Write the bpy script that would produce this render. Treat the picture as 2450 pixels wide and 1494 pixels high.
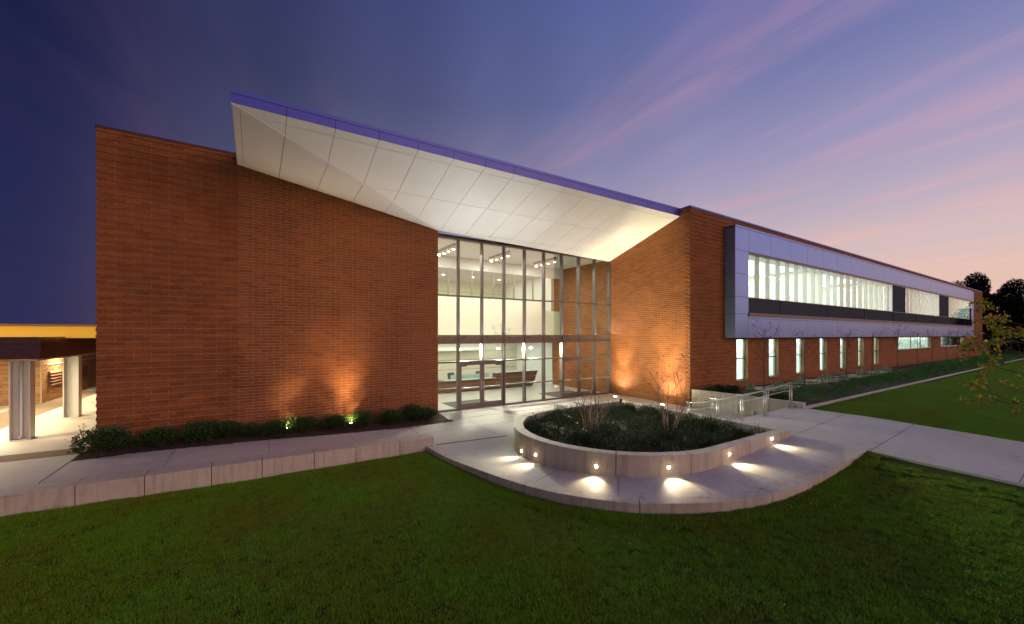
import bpy, math, random
import numpy as np
from mathutils import Vector, Matrix
R = math.radians
rnd = random.Random(7)
for o in list(bpy.data.objects): bpy.data.objects.remove(o)
sc = bpy.context.scene
COL = sc.collection

# ---------------------------------------------------------------- camera
TH = math.atan((2700 - 1225) / 955.0)          # heading of the lens, measured from the facade line (+X)
CAMZ = 3.5
cd = bpy.data.cameras.new('camera'); cam = bpy.data.objects.new('camera', cd); COL.objects.link(cam)
cam.location = (0, 0, CAMZ)
cam.rotation_euler = (R(90), 0, TH - R(90))
cd.sensor_width = 36; cd.sensor_fit = 'HORIZONTAL'
cd.lens = 36 * 955.0 / 2450
cd.shift_x = 0; cd.shift_y = (802 - 747) / 2450
cd.clip_start = 0.05; cd.clip_end = 2000
sc.camera = cam
sc.render.resolution_x, sc.render.resolution_y = 1024, 624

# ---------------------------------------------------------------- world: clear dusk sky with thin pink cirrus
SUN_AZ = -35.0
w = bpy.data.worlds.new('World'); sc.world = w; w.use_nodes = True
nt = w.node_tree; nt.nodes.clear()
def N(t, nt=nt, **k):
    n = nt.nodes.new(t)
    for a, b in k.items(): setattr(n, a, b)
    return n
def srgb(r, g, b):
    f = lambda c: (c/255/12.92 if c <= 10.3 else ((c/255+0.055)/1.055)**2.4)
    return (f(r), f(g), f(b), 1)
def ramp(node, stops, interp='LINEAR'):
    cr = node.color_ramp; cr.interpolation = interp
    while len(cr.elements) > 1: cr.elements.remove(cr.elements[-1])
    cr.elements[0].position = stops[0][0]; cr.elements[0].color = stops[0][1]
    for p, c in stops[1:]:
        e = cr.elements.new(p); e.color = c
def cramp(t, fac, stops, interp='LINEAR'):
    n = t.nodes.new('ShaderNodeValToRGB'); t.links.new(fac, n.inputs[0]); ramp(n, stops, interp); return n.outputs[0]
def math_n(nt, op, a, b=None, clamp=False):
    n = nt.nodes.new('ShaderNodeMath'); n.operation = op; n.use_clamp = clamp
    for i, v in enumerate((a, b)):
        if v is None: continue
        if isinstance(v, (int, float)): n.inputs[i].default_value = v
        else: nt.links.new(v, n.inputs[i])
    return n.outputs[0]
L = nt.links.new
tc = N('ShaderNodeTexCoord'); sep = N('ShaderNodeSeparateXYZ'); L(tc.outputs['Generated'], sep.inputs[0])
ze = math_n(nt, 'MAXIMUM', sep.outputs[2], 0.0)
elev = math_n(nt, 'DIVIDE', math_n(nt, 'ARCSINE', ze), math.pi/2)          # 0..1 = 0..90 deg
flat = N('ShaderNodeCombineXYZ'); L(sep.outputs[0], flat.inputs[0]); L(sep.outputs[1], flat.inputs[1])
nrm = N('ShaderNodeVectorMath', operation='NORMALIZE'); L(flat.outputs[0], nrm.inputs[0])
dot = N('ShaderNodeVectorMath', operation='DOT_PRODUCT'); L(nrm.outputs[0], dot.inputs[0])
dot.inputs[1].default_value = (math.cos(R(SUN_AZ)), math.sin(R(SUN_AZ)), 0)
ca = math_n(nt, 'ADD', math_n(nt, 'MULTIPLY', dot.outputs['Value'], 0.5), 0.5)
azr = N('ShaderNodeValToRGB'); L(ca, azr.inputs[0])
g = lambda v: (v, v, v, 1)
ramp(azr, [(0.0, g(0)), (0.095, g(0.005)), (0.21, g(0.17)), (0.34, g(0.37)), (0.48, g(0.62)), (0.60, g(0.80)), (0.71, g(0.93)), (0.88, g(1))], 'EASE')
br = N('ShaderNodeValToRGB'); L(elev, br.inputs[0])
ramp(br, [(0.0, srgb(236,188,162)), (0.065, srgb(230,194,182)), (0.11, srgb(212,190,193)), (0.16, srgb(188,175,193)),
          (0.24, srgb(154,150,189)), (0.33, srgb(116,123,173)), (0.46, srgb(96,106,168)), (0.7, srgb(94,106,170)), (1.0, srgb(92,104,168))])
dk = N('ShaderNodeValToRGB'); L(elev, dk.inputs[0])
ramp(dk, [(0.0, srgb(44,44,84)), (0.06, srgb(40,43,84)), (0.2, srgb(32,37,78)), (0.33, srgb(24,29,64)), (1.0, srgb(30,36,78))])
mixs = N('ShaderNodeMixRGB'); L(azr.outputs[0], mixs.inputs[0]); L(dk.outputs[0], mixs.inputs[1]); L(br.outputs[0], mixs.inputs[2])
# cirrus lie in a plane overhead, combed along +Y
zc = math_n(nt, 'ADD', ze, 0.035)
px = math_n(nt, 'DIVIDE', sep.outputs[0], zc); py = math_n(nt, 'DIVIDE', sep.outputs[1], zc)
pc = N('ShaderNodeCombineXYZ')
L(math_n(nt, 'ADD', px, math_n(nt, 'MULTIPLY', py, -0.12)), pc.inputs[0]); L(math_n(nt, 'MULTIPLY', py, 0.2), pc.inputs[1])
n1 = N('ShaderNodeTexNoise'); L(pc.outputs[0], n1.inputs['Vector']); n1.inputs['Scale'].default_value = 1.35
n1.inputs['Detail'].default_value = 6; n1.inputs['Roughness'].default_value = 0.52; n1.inputs['Distortion'].default_value = 0.5
n2 = N('ShaderNodeTexNoise'); L(pc.outputs[0], n2.inputs['Vector']); n2.inputs['Scale'].default_value = 3.6
n2.inputs['Detail'].default_value = 5; n2.inputs['Roughness'].default_value = 0.6; n2.inputs['Distortion'].default_value = 0.8
cr1 = N('ShaderNodeValToRGB'); L(n1.outputs[0], cr1.inputs[0]); ramp(cr1, [(0.43, g(0.02)), (0.64, g(1))], 'EASE')
cr2 = N('ShaderNodeValToRGB'); L(n2.outputs[0], cr2.inputs[0]); ramp(cr2, [(0.36, g(0.12)), (0.66, g(1))], 'EASE')
cl = math_n(nt, 'MULTIPLY', cr1.outputs[0], cr2.outputs[0])
cl = math_n(nt, 'MULTIPLY', cl, cramp(nt, elev, [(0.0, g(0.55)), (0.12, g(0.58)), (0.25, g(0.60)), (0.45, g(0.46)), (1, g(0.3))]), True)
ccol = N('ShaderNodeMixRGB'); L(azr.outputs[0], ccol.inputs[0]); ccol.inputs[1].default_value = srgb(38,38,80)
cc2 = N('ShaderNodeValToRGB'); L(elev, cc2.inputs[0])
ramp(cc2, [(0.0, srgb(250,205,175)), (0.12, srgb(238,190,180)), (0.18, srgb(222,170,186)), (0.25, srgb(208,164,184)), (0.4, srgb(166,136,178)), (1, srgb(136,118,176))])
L(cc2.outputs[0], ccol.inputs[2])
mc = N('ShaderNodeMixRGB'); L(cl, mc.inputs[0]); L(mixs.outputs[0], mc.inputs[1]); L(ccol.outputs[0], mc.inputs[2])
bg = N('ShaderNodeBackground'); L(mc.outputs[0], bg.inputs[0]); bg.inputs[1].default_value = 1.0
wo = N('ShaderNodeOutputWorld'); L(bg.outputs[0], wo.inputs[0])

# ---------------------------------------------------------------- afterglow of the set sun (soft, low, rosy)
sl = bpy.data.lights.new('sun', 'SUN'); so = bpy.data.objects.new('sun', sl); COL.objects.link(so)
sl.energy = 0.92; sl.angle = R(40); sl.color = (1.0, 0.56, 0.34)
SAZ, SEL = R(-64), R(11)
d = Vector((math.cos(SAZ)*math.cos(SEL), math.sin(SAZ)*math.cos(SEL), math.sin(SEL)))
so.rotation_euler = d.to_track_quat('Z', 'Y').to_euler()

sc.view_settings.view_transform = 'Standard'; sc.view_settings.look = 'None'
sc.view_settings.exposure = 0.0; sc.view_settings.gamma = 1.0; sc.view_settings.use_curve_mapping = False
sc.render.engine = 'CYCLES'
sc.cycles.use_denoising = True
try: sc.cycles.denoiser = 'OPENIMAGEDENOISE'
except Exception: pass
sc.cycles.max_bounces = 8; sc.cycles.diffuse_bounces = 4; sc.cycles.glossy_bounces = 4
sc.cycles.transmission_bounces = 6; sc.cycles.transparent_max_bounces = 24
sc.cycles.caustics_reflective = False; sc.cycles.caustics_refractive = False
sc.cycles.sample_clamp_indirect = 6

# ================================================================ materials
def new_mat(name):
    m = bpy.data.materials.new(name); m.use_nodes = True
    t = m.node_tree; b = t.nodes['Principled BSDF']
    return m, t, b
def simple(name, col, rough=0.6, metal=0.0, noise=0.0, nscale=6.0, bump=0.0, bscale=60.0, spec=None):
    m, t, b = new_mat(name)
    b.inputs['Roughness'].default_value = rough; b.inputs['Metallic'].default_value = metal
    if spec is not None: b.inputs['Specular IOR Level'].default_value = spec
    c = (*col, 1)
    if noise > 0:
        tcn = t.nodes.new('ShaderNodeTexCoord'); ns = t.nodes.new('ShaderNodeTexNoise')
        ns.inputs['Scale'].default_value = nscale; ns.inputs['Detail'].default_value = 6
        t.links.new(tcn.outputs['Object'], ns.inputs['Vector'])
        r = t.nodes.new('ShaderNodeValToRGB')
        ramp(r, [(0.28, tuple(v*(1-noise) for v in col)+(1,)), (0.72, tuple(min(1, v*(1+noise)) for v in col)+(1,))])
        t.links.new(ns.outputs[0], r.inputs[0]); t.links.new(r.outputs[0], b.inputs['Base Color'])
    else: b.inputs['Base Color'].default_value = c
    if bump > 0:
        tcn = t.nodes.new('ShaderNodeTexCoord'); ns = t.nodes.new('ShaderNodeTexNoise')
        ns.inputs['Scale'].default_value = bscale; ns.inputs['Detail'].default_value = 4
        t.links.new(tcn.outputs['Object'], ns.inputs['Vector'])
        bp = t.nodes.new('ShaderNodeBump'); bp.inputs['Strength'].default_value = bump; bp.inputs['Distance'].default_value = 0.01
        t.links.new(ns.outputs[0], bp.inputs['Height']); t.links.new(bp.outputs[0], b.inputs['Normal'])
    return m
def geo_pos(t):
    n = t.nodes.new('ShaderNodeNewGeometry'); return n.outputs['Position']
def noise_n(t, vec, scale, detail=5, rough=0.55, dist=0.0):
    n = t.nodes.new('ShaderNodeTexNoise'); t.links.new(vec, n.inputs['Vector'])
    n.inputs['Scale'].default_value = scale; n.inputs['Detail'].default_value = detail
    n.inputs['Roughness'].default_value = rough; n.inputs['Distortion'].default_value = dist
    return n.outputs[0]
def mixc(t, fac, a, b, mode='MIX'):
    n = t.nodes.new('ShaderNodeMixRGB'); n.blend_type = mode
    for i, v in enumerate((fac, a, b)):
        if isinstance(v, (int, float)): n.inputs[i].default_value = v
        elif isinstance(v, tuple): n.inputs[i].default_value = v
        else: t.links.new(v, n.inputs[i])
    return n.outputs[0]
def bump_n(t, b, h, strength, dist=0.01):
    bp = t.nodes.new('ShaderNodeBump'); bp.inputs['Strength'].default_value = strength; bp.inputs['Distance'].default_value = dist
    t.links.new(h, bp.inputs['Height']); t.links.new(bp.outputs[0], b.inputs['Normal'])
def concrete(name, lo, hi, stain=0.5, rough=0.75, drips=False):
    m, t, b = new_mat(name)
    p = geo_pos(t)
    a = noise_n(t, p, 0.35, 4, 0.5, 0.0); f = noise_n(t, p, 7.0, 6, 0.7); s = noise_n(t, p, 90, 3, 0.6)
    base = cramp(t, a, [(0.3, (*lo, 1)), (0.7, (*hi, 1))])
    blot = cramp(t, f, [(0.30, g(1-0.16*stain)), (0.55, g(1)), (0.75, g(1.0))])
    drk = cramp(t, noise_n(t, p, 1.7, 7, 0.7, 0.2), [(0.26, g(0.70)), (0.44, g(1)), (1.0, g(1))])
    blot = mixc(t, 1.0, blot, drk, 'MULTIPLY')
    sp = cramp(t, s, [(0.3, g(0.86)), (0.6, g(1))])
    c = mixc(t, 1.0, mixc(t, 1.0, base, blot, 'MULTIPLY'), sp, 'MULTIPLY')
    if drips:
        md = t.nodes.new('ShaderNodeMapping'); t.links.new(p, md.inputs[0]); md.inputs['Scale'].default_value = (7, 7, 0.6)
        c = mixc(t, 1.0, c, cramp(t, noise_n(t, md.outputs[0], 1.0, 5, 0.65), [(0.30, g(0.70)), (0.52, g(1)), (1, g(1))]), 'MULTIPLY')
    t.links.new(c, b.inputs['Base Color'])
    rr = cramp(t, f, [(0.3, g(rough-0.15)), (0.7, g(rough+0.1))]); t.links.new(rr, b.inputs['Roughness'])
    # broom finish
    mp = t.nodes.new('ShaderNodeMapping'); t.links.new(p, mp.inputs[0]); mp.inputs['Scale'].default_value = (3, 160, 3)
    br_ = noise_n(t, mp.outputs[0], 1.0, 2)
    bump_n(t, b, br_, 0.12, 0.004)
    return m
def brick_mat(name, cols):
    m, t, b = new_mat(name)
    at = t.nodes.new('ShaderNodeAttribute'); at.attribute_name = 'tone'
    p = geo_pos(t)
    base = cramp(t, at.outputs['Fac'], cols)
    n_ = noise_n(t, p, 30, 5, 0.65)
    v = cramp(t, n_, [(0.3, g(0.72)), (0.65, g(1.08))])
    big = cramp(t, noise_n(t, p, 0.45, 6, 0.6, 0.4), [(0.28, g(0.72)), (0.5, g(0.98)), (0.75, g(1.10))])
    t.links.new(mixc(t, 1.0, mixc(t, 1.0, base, v, 'MULTIPLY'), big, 'MULTIPLY'), b.inputs['Base Color'])
    b.inputs['Roughness'].default_value = 0.7; b.inputs['Specular IOR Level'].default_value = 0.15
    bump_n(t, b, noise_n(t, p, 140, 3), 0.35, 0.003)
    return m
def glass_mat(name, tint=(0.93, 0.97, 0.95), refl=1.0):
    m, t, b = new_mat(name); t.nodes.remove(b)
    tr = t.nodes.new('ShaderNodeBsdfTransparent'); tr.inputs[0].default_value = (*tint, 1)
    gl = t.nodes.new('ShaderNodeBsdfGlossy'); gl.inputs['Roughness'].default_value = 0.0
    gl.inputs[0].default_value = (refl, refl, refl, 1)
    fr = t.nodes.new('ShaderNodeFresnel')
    gb = t.nodes.new('ShaderNodeNewGeometry')       # same reflectance from either side of the thin sheet
    t.links.new(math_n(t, 'SUBTRACT', 1.5, math_n(t, 'MULTIPLY', gb.outputs['Backfacing'], 1.5-1/1.5)), fr.inputs[0])
    mx = t.nodes.new('ShaderNodeMixShader')
    t.links.new(fr.outputs[0], mx.inputs[0]); t.links.new(tr.outputs[0], mx.inputs[1]); t.links.new(gl.outputs[0], mx.inputs[2])
    t.links.new(mx.outputs[0], t.nodes['Material Output'].inputs[0])
    return m
def emis(name, col, s):
    m, t, b = new_mat(name)
    b.inputs['Base Color'].default_value = (*col, 1)
    b.inputs['Emission Color'].default_value = (*col, 1); b.inputs['Emission Strength'].default_value = s
    return m
def leaf_mat(name, cols, rough=0.5, trans=0.25):
    m, t, b = new_mat(name)
    oi = t.nodes.new('ShaderNodeAttribute'); oi.attribute_name = 'tone'
    c = cramp(t, oi.outputs['Fac'], cols)
    t.links.new(c, b.inputs['Base Color']); b.inputs['Roughness'].default_value = rough; b.inputs['Specular IOR Level'].default_value = 0.22
    tl = t.nodes.new('ShaderNodeBsdfTranslucent'); t.links.new(c, tl.inputs[0])
    mx = t.nodes.new('ShaderNodeMixShader'); mx.inputs[0].default_value = trans
    t.links.new(b.outputs[0], mx.inputs[1]); t.links.new(tl.outputs[0], mx.inputs[2])
    t.links.new(mx.outputs[0], t.nodes['Material Output'].inputs[0])
    return m
def wood_mat(name, a, b2, axis=(1, 1, 14)):
    m, t, b = new_mat(name)
    p = geo_pos(t); mp = t.nodes.new('ShaderNodeMapping'); t.links.new(p, mp.inputs[0]); mp.inputs['Scale'].default_value = axis
    n_ = noise_n(t, mp.outputs[0], 3.0, 6, 0.6, 0.8)
    t.links.new(cramp(t, n_, [(0.3, (*a, 1)), (0.7, (*b2, 1))]), b.inputs['Base Color'])
    b.inputs['Roughness'].default_value = 0.35
    return m
def lawn_mat(name):
    m, t, b = new_mat(name); p = geo_pos(t)
    a = noise_n(t, p, 0.5, 5, 0.6, 0.5); f = noise_n(t, p, 45, 4, 0.7)
    c = cramp(t, a, [(0.3, (0.045, 0.070, 0.010, 1)), (0.7, (0.040, 0.100, 0.012, 1))])
    v = cramp(t, f, [(0.25, g(0.4)), (0.7, g(1.2))])
    t.links.new(mixc(t, 1.0, c, v, 'MULTIPLY'), b.inputs['Base Color']); b.inputs['Roughness'].default_value = 0.9
    b.inputs['Specular IOR Level'].default_value = 0.1
    bump_n(t, b, f, 0.8, 0.03)
    return m
def grass_mat(name):
    m, t, b = new_mat(name)
    at = t.nodes.new('ShaderNodeAttribute'); at.attribute_name = 'tone'
    p = geo_pos(t)
    c = cramp(t, at.outputs['Fac'], [(0.0, (0.150, 0.215, 0.002, 1)), (0.45, (0.180, 0.360, 0.003, 1)), (0.8, (0.240, 0.440, 0.006, 1)), (1.0, (0.25, 0.18, 0.06, 1))])
    big = cramp(t, noise_n(t, p, 0.55, 5, 0.6, 0.6), [(0.30, (1.10, 0.78, 0.7, 1)), (0.5, g(0.97)), (0.70, (0.85, 1.22, 0.9, 1))])
    cc_ = mixc(t, 1.0, c, big, 'MULTIPLY')
    t.links.new(cc_, b.inputs['Base Color']); b.inputs['Roughness'].default_value = 0.55
    b.inputs['Specular IOR Level'].default_value = 0.3
    return m

M = {}
M['brick'] = brick_mat('brick_clay', [(0.0, (0.235, 0.078, 0.025, 1)), (0.35, (0.290, 0.098, 0.030, 1)), (0.75, (0.335, 0.118, 0.036, 1)), (1.0, (0.250, 0.092, 0.040, 1))])
M['mortar'] = simple('mortar', (0.46, 0.37, 0.29), 0.9, noise=0.2, nscale=20)
M['oldbrick'] = brick_mat('brick_pale', [(0, (0.30, 0.14, 0.06, 1)), (0.5, (0.38, 0.20, 0.09, 1)), (1, (0.46, 0.27, 0.14, 1))])
M['soffit'] = simple('white_metal_panel', (0.76, 0.755, 0.745), 0.62, 0.0, noise=0.03, nscale=1.5)
M['gap'] = simple('dark_joint_gasket', (0.05, 0.05, 0.05), 0.9)  # near-black gasket colour for joints, backings and reveals
M['fascia'] = simple('blue_metal_panel', (0.075, 0.095, 0.50), 0.34, 0.25, noise=0.06, nscale=1.2)
M['coping'] = simple('blue_coping', (0.075, 0.11, 0.52), 0.35, 0.3)
M['silver'] = simple('silver_metal_panel', (0.23, 0.34, 0.74), 0.34, 0.88, noise=0.05, nscale=1.4, bump=0.04, bscale=3)
M['alum'] = simple('bronze_aluminium', (0.15, 0.120, 0.115), 0.42, 0.35, noise=0.05)
M['steel'] = simple('stainless_steel', (0.60, 0.59, 0.56), 0.42, 0.85)
M['glass'] = glass_mat('clear_glass')
M['bayglass'] = glass_mat('bay_glass', (0.86, 0.94, 0.93))
def dark_glass(name):
    m, t, b = new_mat(name); t.nodes.remove(b)
    df = t.nodes.new('ShaderNodeBsdfDiffuse'); df.inputs[0].default_value = (0.012, 0.016, 0.028, 1)
    gl = t.nodes.new('ShaderNodeBsdfGlossy'); gl.inputs['Roughness'].default_value = 0.03; gl.inputs[0].default_value = (0.55, 0.7, 1.0, 1)
    mx = t.nodes.new('ShaderNodeMixShader'); mx.inputs[0].default_value = 0.05
    t.links.new(df.outputs[0], mx.inputs[1]); t.links.new(gl.outputs[0], mx.inputs[2]); t.links.new(mx.outputs[0], t.nodes['Material Output'].inputs[0])
    return m
M['darkglass'] = dark_glass('dark_spandrel_glass')
M['paving'] = concrete('broomed_paving', (0.52, 0.475, 0.41), (0.65, 0.60, 0.53), 0.9, 0.7)
M['cast'] = concrete('cast_concrete', (0.55, 0.48, 0.375), (0.67, 0.595, 0.475), 0.7, 0.72, True)
M['jointdark'] = simple('dark_joint', (0.08, 0.072, 0.07), 0.95)
M['mulch'] = simple('bark_mulch', (0.060, 0.035, 0.022), 0.95, noise=0.55, nscale=28, bump=1.0, bscale=40)
M['straw'] = simple('straw_mulch', (0.40, 0.33, 0.19), 0.95, noise=0.6, nscale=22, bump=1.0, bscale=45)
M['aggregate'] = simple('exposed_aggregate', (0.20, 0.14, 0.095), 0.9, noise=0.35, nscale=60, bump=0.6, bscale=120)
M['lawn'] = lawn_mat('lawn_soil'); M['grass'] = grass_mat('grass_blade')
M['cream'] = simple('cream_plaster', (0.66, 0.625, 0.50), 0.8, noise=0.02)
M['palegreen'] = simple('pale_green_plaster', (0.54, 0.62, 0.42), 0.8, noise=0.02)
M['white'] = simple('white_paint', (0.80, 0.79, 0.75), 0.7, noise=0.02)
M['ceil'] = simple('ceiling_board', (0.50, 0.50, 0.47), 0.8, noise=0.03)
M['tile'] = simple('lobby_floor', (0.56, 0.52, 0.44), 0.30, noise=0.07, nscale=3)
M['mat'] = simple('entrance_mat', (0.10, 0.09, 0.08), 0.95, noise=0.3, nscale=60)
M['walnut'] = wood_mat('walnut_veneer', (0.085, 0.030, 0.012), (0.16, 0.060, 0.024), (14, 14, 1))
M['counter'] = simple('glass_counter_top', (0.55, 0.66, 0.62), 0.12, 0.0)
M['greyplastic'] = simple('grey_plastic', (0.10, 0.12, 0.12), 0.5)
M['maroon'] = simple('maroon_metal_fascia', (0.060, 0.022, 0.030), 0.30, 0.25, noise=0.08, nscale=0.8)
M['colgrey'] = simple('painted_steel_grey', (0.56, 0.56, 0.54), 0.40, 0.15, noise=0.05, nscale=3)
M['yellow'] = simple('yellow_fascia_panel', (0.72, 0.42, 0.035), 0.5)
M['louver'] = simple('louver_brown', (0.22, 0.10, 0.06), 0.5)
M['bark'] = simple('sapling_bark', (0.115, 0.075, 0.050), 0.85, noise=0.35, nscale=18)
M['myrtle'] = simple('pale_myrtle_bark', (0.27, 0.165, 0.10), 0.75, noise=0.35, nscale=14)
M['treebark'] = simple('dark_bark', (0.05, 0.04, 0.032), 0.9, noise=0.3)
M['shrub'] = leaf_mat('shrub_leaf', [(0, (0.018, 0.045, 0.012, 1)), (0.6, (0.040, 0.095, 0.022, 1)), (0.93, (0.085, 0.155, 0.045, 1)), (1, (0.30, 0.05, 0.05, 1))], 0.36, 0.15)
M['cover'] = leaf_mat('groundcover_leaf', [(0, (0.010, 0.024, 0.006, 1)), (0.5, (0.019, 0.044, 0.009, 1)), (0.85, (0.038, 0.066, 0.015, 1)), (1, (0.060, 0.030, 0.012, 1))], 0.42, 0.12)
M['juniper'] = leaf_mat('juniper_needle', [(0, (0.034, 0.12, 0.022, 1)), (0.6, (0.080, 0.26, 0.045, 1)), (1, (0.15, 0.33, 0.07, 1))], 0.5, 0.15)
M['sage'] = leaf_mat('sage_leaf', [(0, (0.18, 0.30, 0.20, 1)), (1, (0.40, 0.55, 0.40, 1))], 0.5, 0.2)
M['deadleaf'] = leaf_mat('dry_leaf', [(0, (0.045, 0.022, 0.012, 1)), (1, (0.12, 0.065, 0.025, 1))], 0.7, 0.2)
M['darkleaf'] = leaf_mat('evening_tree_leaf', [(0, (0.012, 0.022, 0.012, 1)), (1, (0.030, 0.046, 0.024, 1))], 0.6, 0.15)
M['autumn'] = leaf_mat('autumn_leaf', [(0, (0.10, 0.19, 0.03, 1)), (0.45, (0.24, 0.33, 0.04, 1)), (0.70, (0.62, 0.46, 0.03, 1)), (0.90, (0.70, 0.28, 0.03, 1)), (1, (0.55, 0.13, 0.04, 1))], 0.45, 0.3)
M['lampwarm'] = emis('lamp_warm', (1.0, 0.80, 0.50), 60)
M['lampwhite'] = emis('lamp_white', (1.0, 0.94, 0.78), 45)
M['lampcool'] = emis('lamp_tube', (0.97, 1.0, 0.94), 9)
M['blind'] = simple('white_blind', (0.78, 0.83, 0.84), 0.8)
M['fence'] = simple('painted_far_wall', (0.16, 0.11, 0.12), 0.8, noise=0.15, nscale=1)
M['grout'] = simple('drain_grate_metal', (0.025, 0.027, 0.025), 0.5, 0.4)
M['rubber'] = simple('black_rubber', (0.02, 0.02, 0.02), 0.7)
M['whiteboard'] = simple('whiteboard', (0.85, 0.86, 0.86), 0.25)

# ================================================================ builders
WL = {}                                        # world location of every object
class MB:
    def __init__(s): s.v = []; s.f = []; s.t = []
    def poly(s, pts, tone=0.5):
        n = len(s.v); s.v += [tuple(p) for p in pts]; s.f.append(tuple(range(n, n+len(pts)))); s.t.append(tone)
    def box(s, x0, x1, y0, y1, z0, z1, tone=0.5):
        n = len(s.v)
        s.v += [(x0,y0,z0),(x1,y0,z0),(x1,y1,z0),(x0,y1,z0),(x0,y0,z1),(x1,y0,z1),(x1,y1,z1),(x0,y1,z1)]
        for q in ((0,3,2,1),(4,5,6,7),(0,1,5,4),(1,2,6,5),(2,3,7,6),(3,0,4,7)):
            s.f.append(tuple(n+i for i in q)); s.t.append(tone)
    def bar(s, p, q, wx, wz, tone=0.5):         # rectangular bar from p to q
        p, q = Vector(p), Vector(q); d = (q-p).normalized()
        up = Vector((0,0,1)) if abs(d.z) < 0.95 else Vector((0,1,0))
        a = d.cross(up).normalized()*wx/2; b = a.cross(d).normalized()*wz/2
        n = len(s.v)
        for c in (p, q):
            s.v += [tuple(c-a-b), tuple(c+a-b), tuple(c+a+b), tuple(c-a+b)]
        for k in ((0,3,2,1),(4,5,6,7),(0,1,5,4),(1,2,6,5),(2,3,7,6),(3,0,4,7)):
            s.f.append(tuple(n+i for i in k)); s.t.append(tone)
    def prism(s, pts, off, tone=0.5):           # polygon extruded by vector off
        a = [Vector(p) for p in pts]; b = [p+Vector(off) for p in a]; n = len(a)
        s.poly(a, tone); s.poly(list(reversed(b)), tone)
        for i in range(n):
            j = (i+1) % n; s.poly([a[j], a[i], b[i], b[j]], tone)
    def tube(s, pts, rad, seg=8, tone=0.5, cap=True):
        pts = [Vector(p) for p in pts]; n0 = len(s.v); m = len(pts)
        if isinstance(rad, (int, float)): rad = [rad]*m
        pa = None
        for i, p in enumerate(pts):
            d = (pts[min(i+1, m-1)] - pts[max(i-1, 0)]).normalized()
            if pa is None:
                up = Vector((0,0,1)) if abs(d.z) < 0.9 else Vector((1,0,0)); a = d.cross(up).normalized()
            else: a = (pa - d*pa.dot(d)).normalized()
            pa = a; b = d.cross(a)
            for k in range(seg):
                th = 2*math.pi*k/seg; s.v.append(tuple(p + (a*math.cos(th)+b*math.sin(th))*rad[i]))
        for i in range(m-1):
            for k in range(seg):
                k2 = (k+1) % seg
                s.f.append((n0+i*seg+k, n0+i*seg+k2, n0+(i+1)*seg+k2, n0+(i+1)*seg+k)); s.t.append(tone)
        if cap:
            s.f.append(tuple(n0+k for k in reversed(range(seg)))); s.t.append(tone)
            s.f.append(tuple(n0+(m-1)*seg+k for k in range(seg))); s.t.append(tone)
    def disc(s, c, nrm_, r, th=0.02, seg=16):
        c = Vector(c); d = Vector(nrm_).normalized(); s.tube([c, c+d*th], r, seg)
    def build(s, name, mat, parent=None, label=None, cat=None, group=None, kind=None, smooth=False, loc=None):
        v = np.array(s.v, dtype=np.float64)
        if loc is None:
            lo, hi = v.min(0), v.max(0); loc = np.array([(lo[0]+hi[0])/2, (lo[1]+hi[1])/2, lo[2]])
        loc = np.array(loc, dtype=float)
        me = bpy.data.meshes.new(name)
        me.from_pydata((v-loc).tolist(), [], s.f)
        at = me.attributes.new('tone', 'FLOAT', 'FACE'); at.data.foreach_set('value', np.array(s.t, dtype=np.float32))
        me.materials.append(mat if not isinstance(mat, str) else M[mat])
        if smooth: me.polygons.foreach_set('use_smooth', [True]*len(me.polygons))
        me.update()
        return put(me, name, loc, parent, label, cat, group, kind)
def put(me, name, loc, parent=None, label=None, cat=None, group=None, kind=None, rz=0.0, scale=None):
    o = bpy.data.objects.new(name, me); COL.objects.link(o)
    loc = np.array(loc, dtype=float); WL[o.name] = loc
    if parent is not None:
        o.parent = parent; o.location = loc - WL[parent.name]
    else: o.location = loc
    if rz: o.rotation_euler = (0, 0, rz)
    if scale is not None: o.scale = (scale,)*3 if isinstance(scale, (int, float)) else scale
    for k, v_ in (('label', label), ('category', cat), ('group', group), ('kind', kind)):
        if v_: o[k] = v_
    return o
def thing(name, loc, label=None, cat=None, group=None, kind=None, parent=None):
    return put(None, name, loc, parent, label, cat, group, kind)
def copy_tree(o, loc, rz=0.0, scale=1.0, parent=None):
    c = o.copy(); COL.objects.link(c); c.location = loc; c.rotation_euler = (0, 0, rz); c.scale = (scale,)*3; WL[c.name] = np.array(loc, dtype=float)
    for ch in o.children:
        k = ch.copy(); COL.objects.link(k); k.parent = c
    return c
def box(name, mat, x0, x1, y0, y1, z0, z1, parent=None, **k):
    m = MB(); m.box(x0, x1, y0, y1, z0, z1); return m.build(name, mat, parent, **k)
def lamp(kind, name, loc, direction, energy, color, parent=None, **k):
    l = bpy.data.lights.new(name, kind); l.energy = energy; l.color = color
    for a, b in k.items(): setattr(l, a, b)
    o = bpy.data.objects.new(name, l); COL.objects.link(o)
    o.rotation_euler = (-Vector(direction)).to_track_quat('Z', 'Y').to_euler()
    loc = np.array(loc, dtype=float)
    if parent is not None: o.parent = parent; o.location = loc - WL[parent.name]
    else: o.location = loc
    return o
ORD = ['first','second','third','fourth','fifth','sixth','seventh','eighth','ninth','tenth','eleventh','twelfth','thirteenth','fourteenth']
def sstep(a, b, x):
    t = min(1, max(0, (x-a)/(b-a))); return t*t*(3-2*t)
def clip_half(P, n, d):                        # keep n.p <= d  (2D)
    out = []
    for i in range(len(P)):
        a, b = P[i], P[(i+1) % len(P)]
        da = n[0]*a[0]+n[1]*a[1]-d; db = n[0]*b[0]+n[1]*b[1]-d
        if da <= 0: out.append(a)
        if (da < 0 < db) or (db < 0 < da):
            t = da/(da-db); out.append((a[0]+(b[0]-a[0])*t, a[1]+(b[1]-a[1])*t))
    return out
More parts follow.
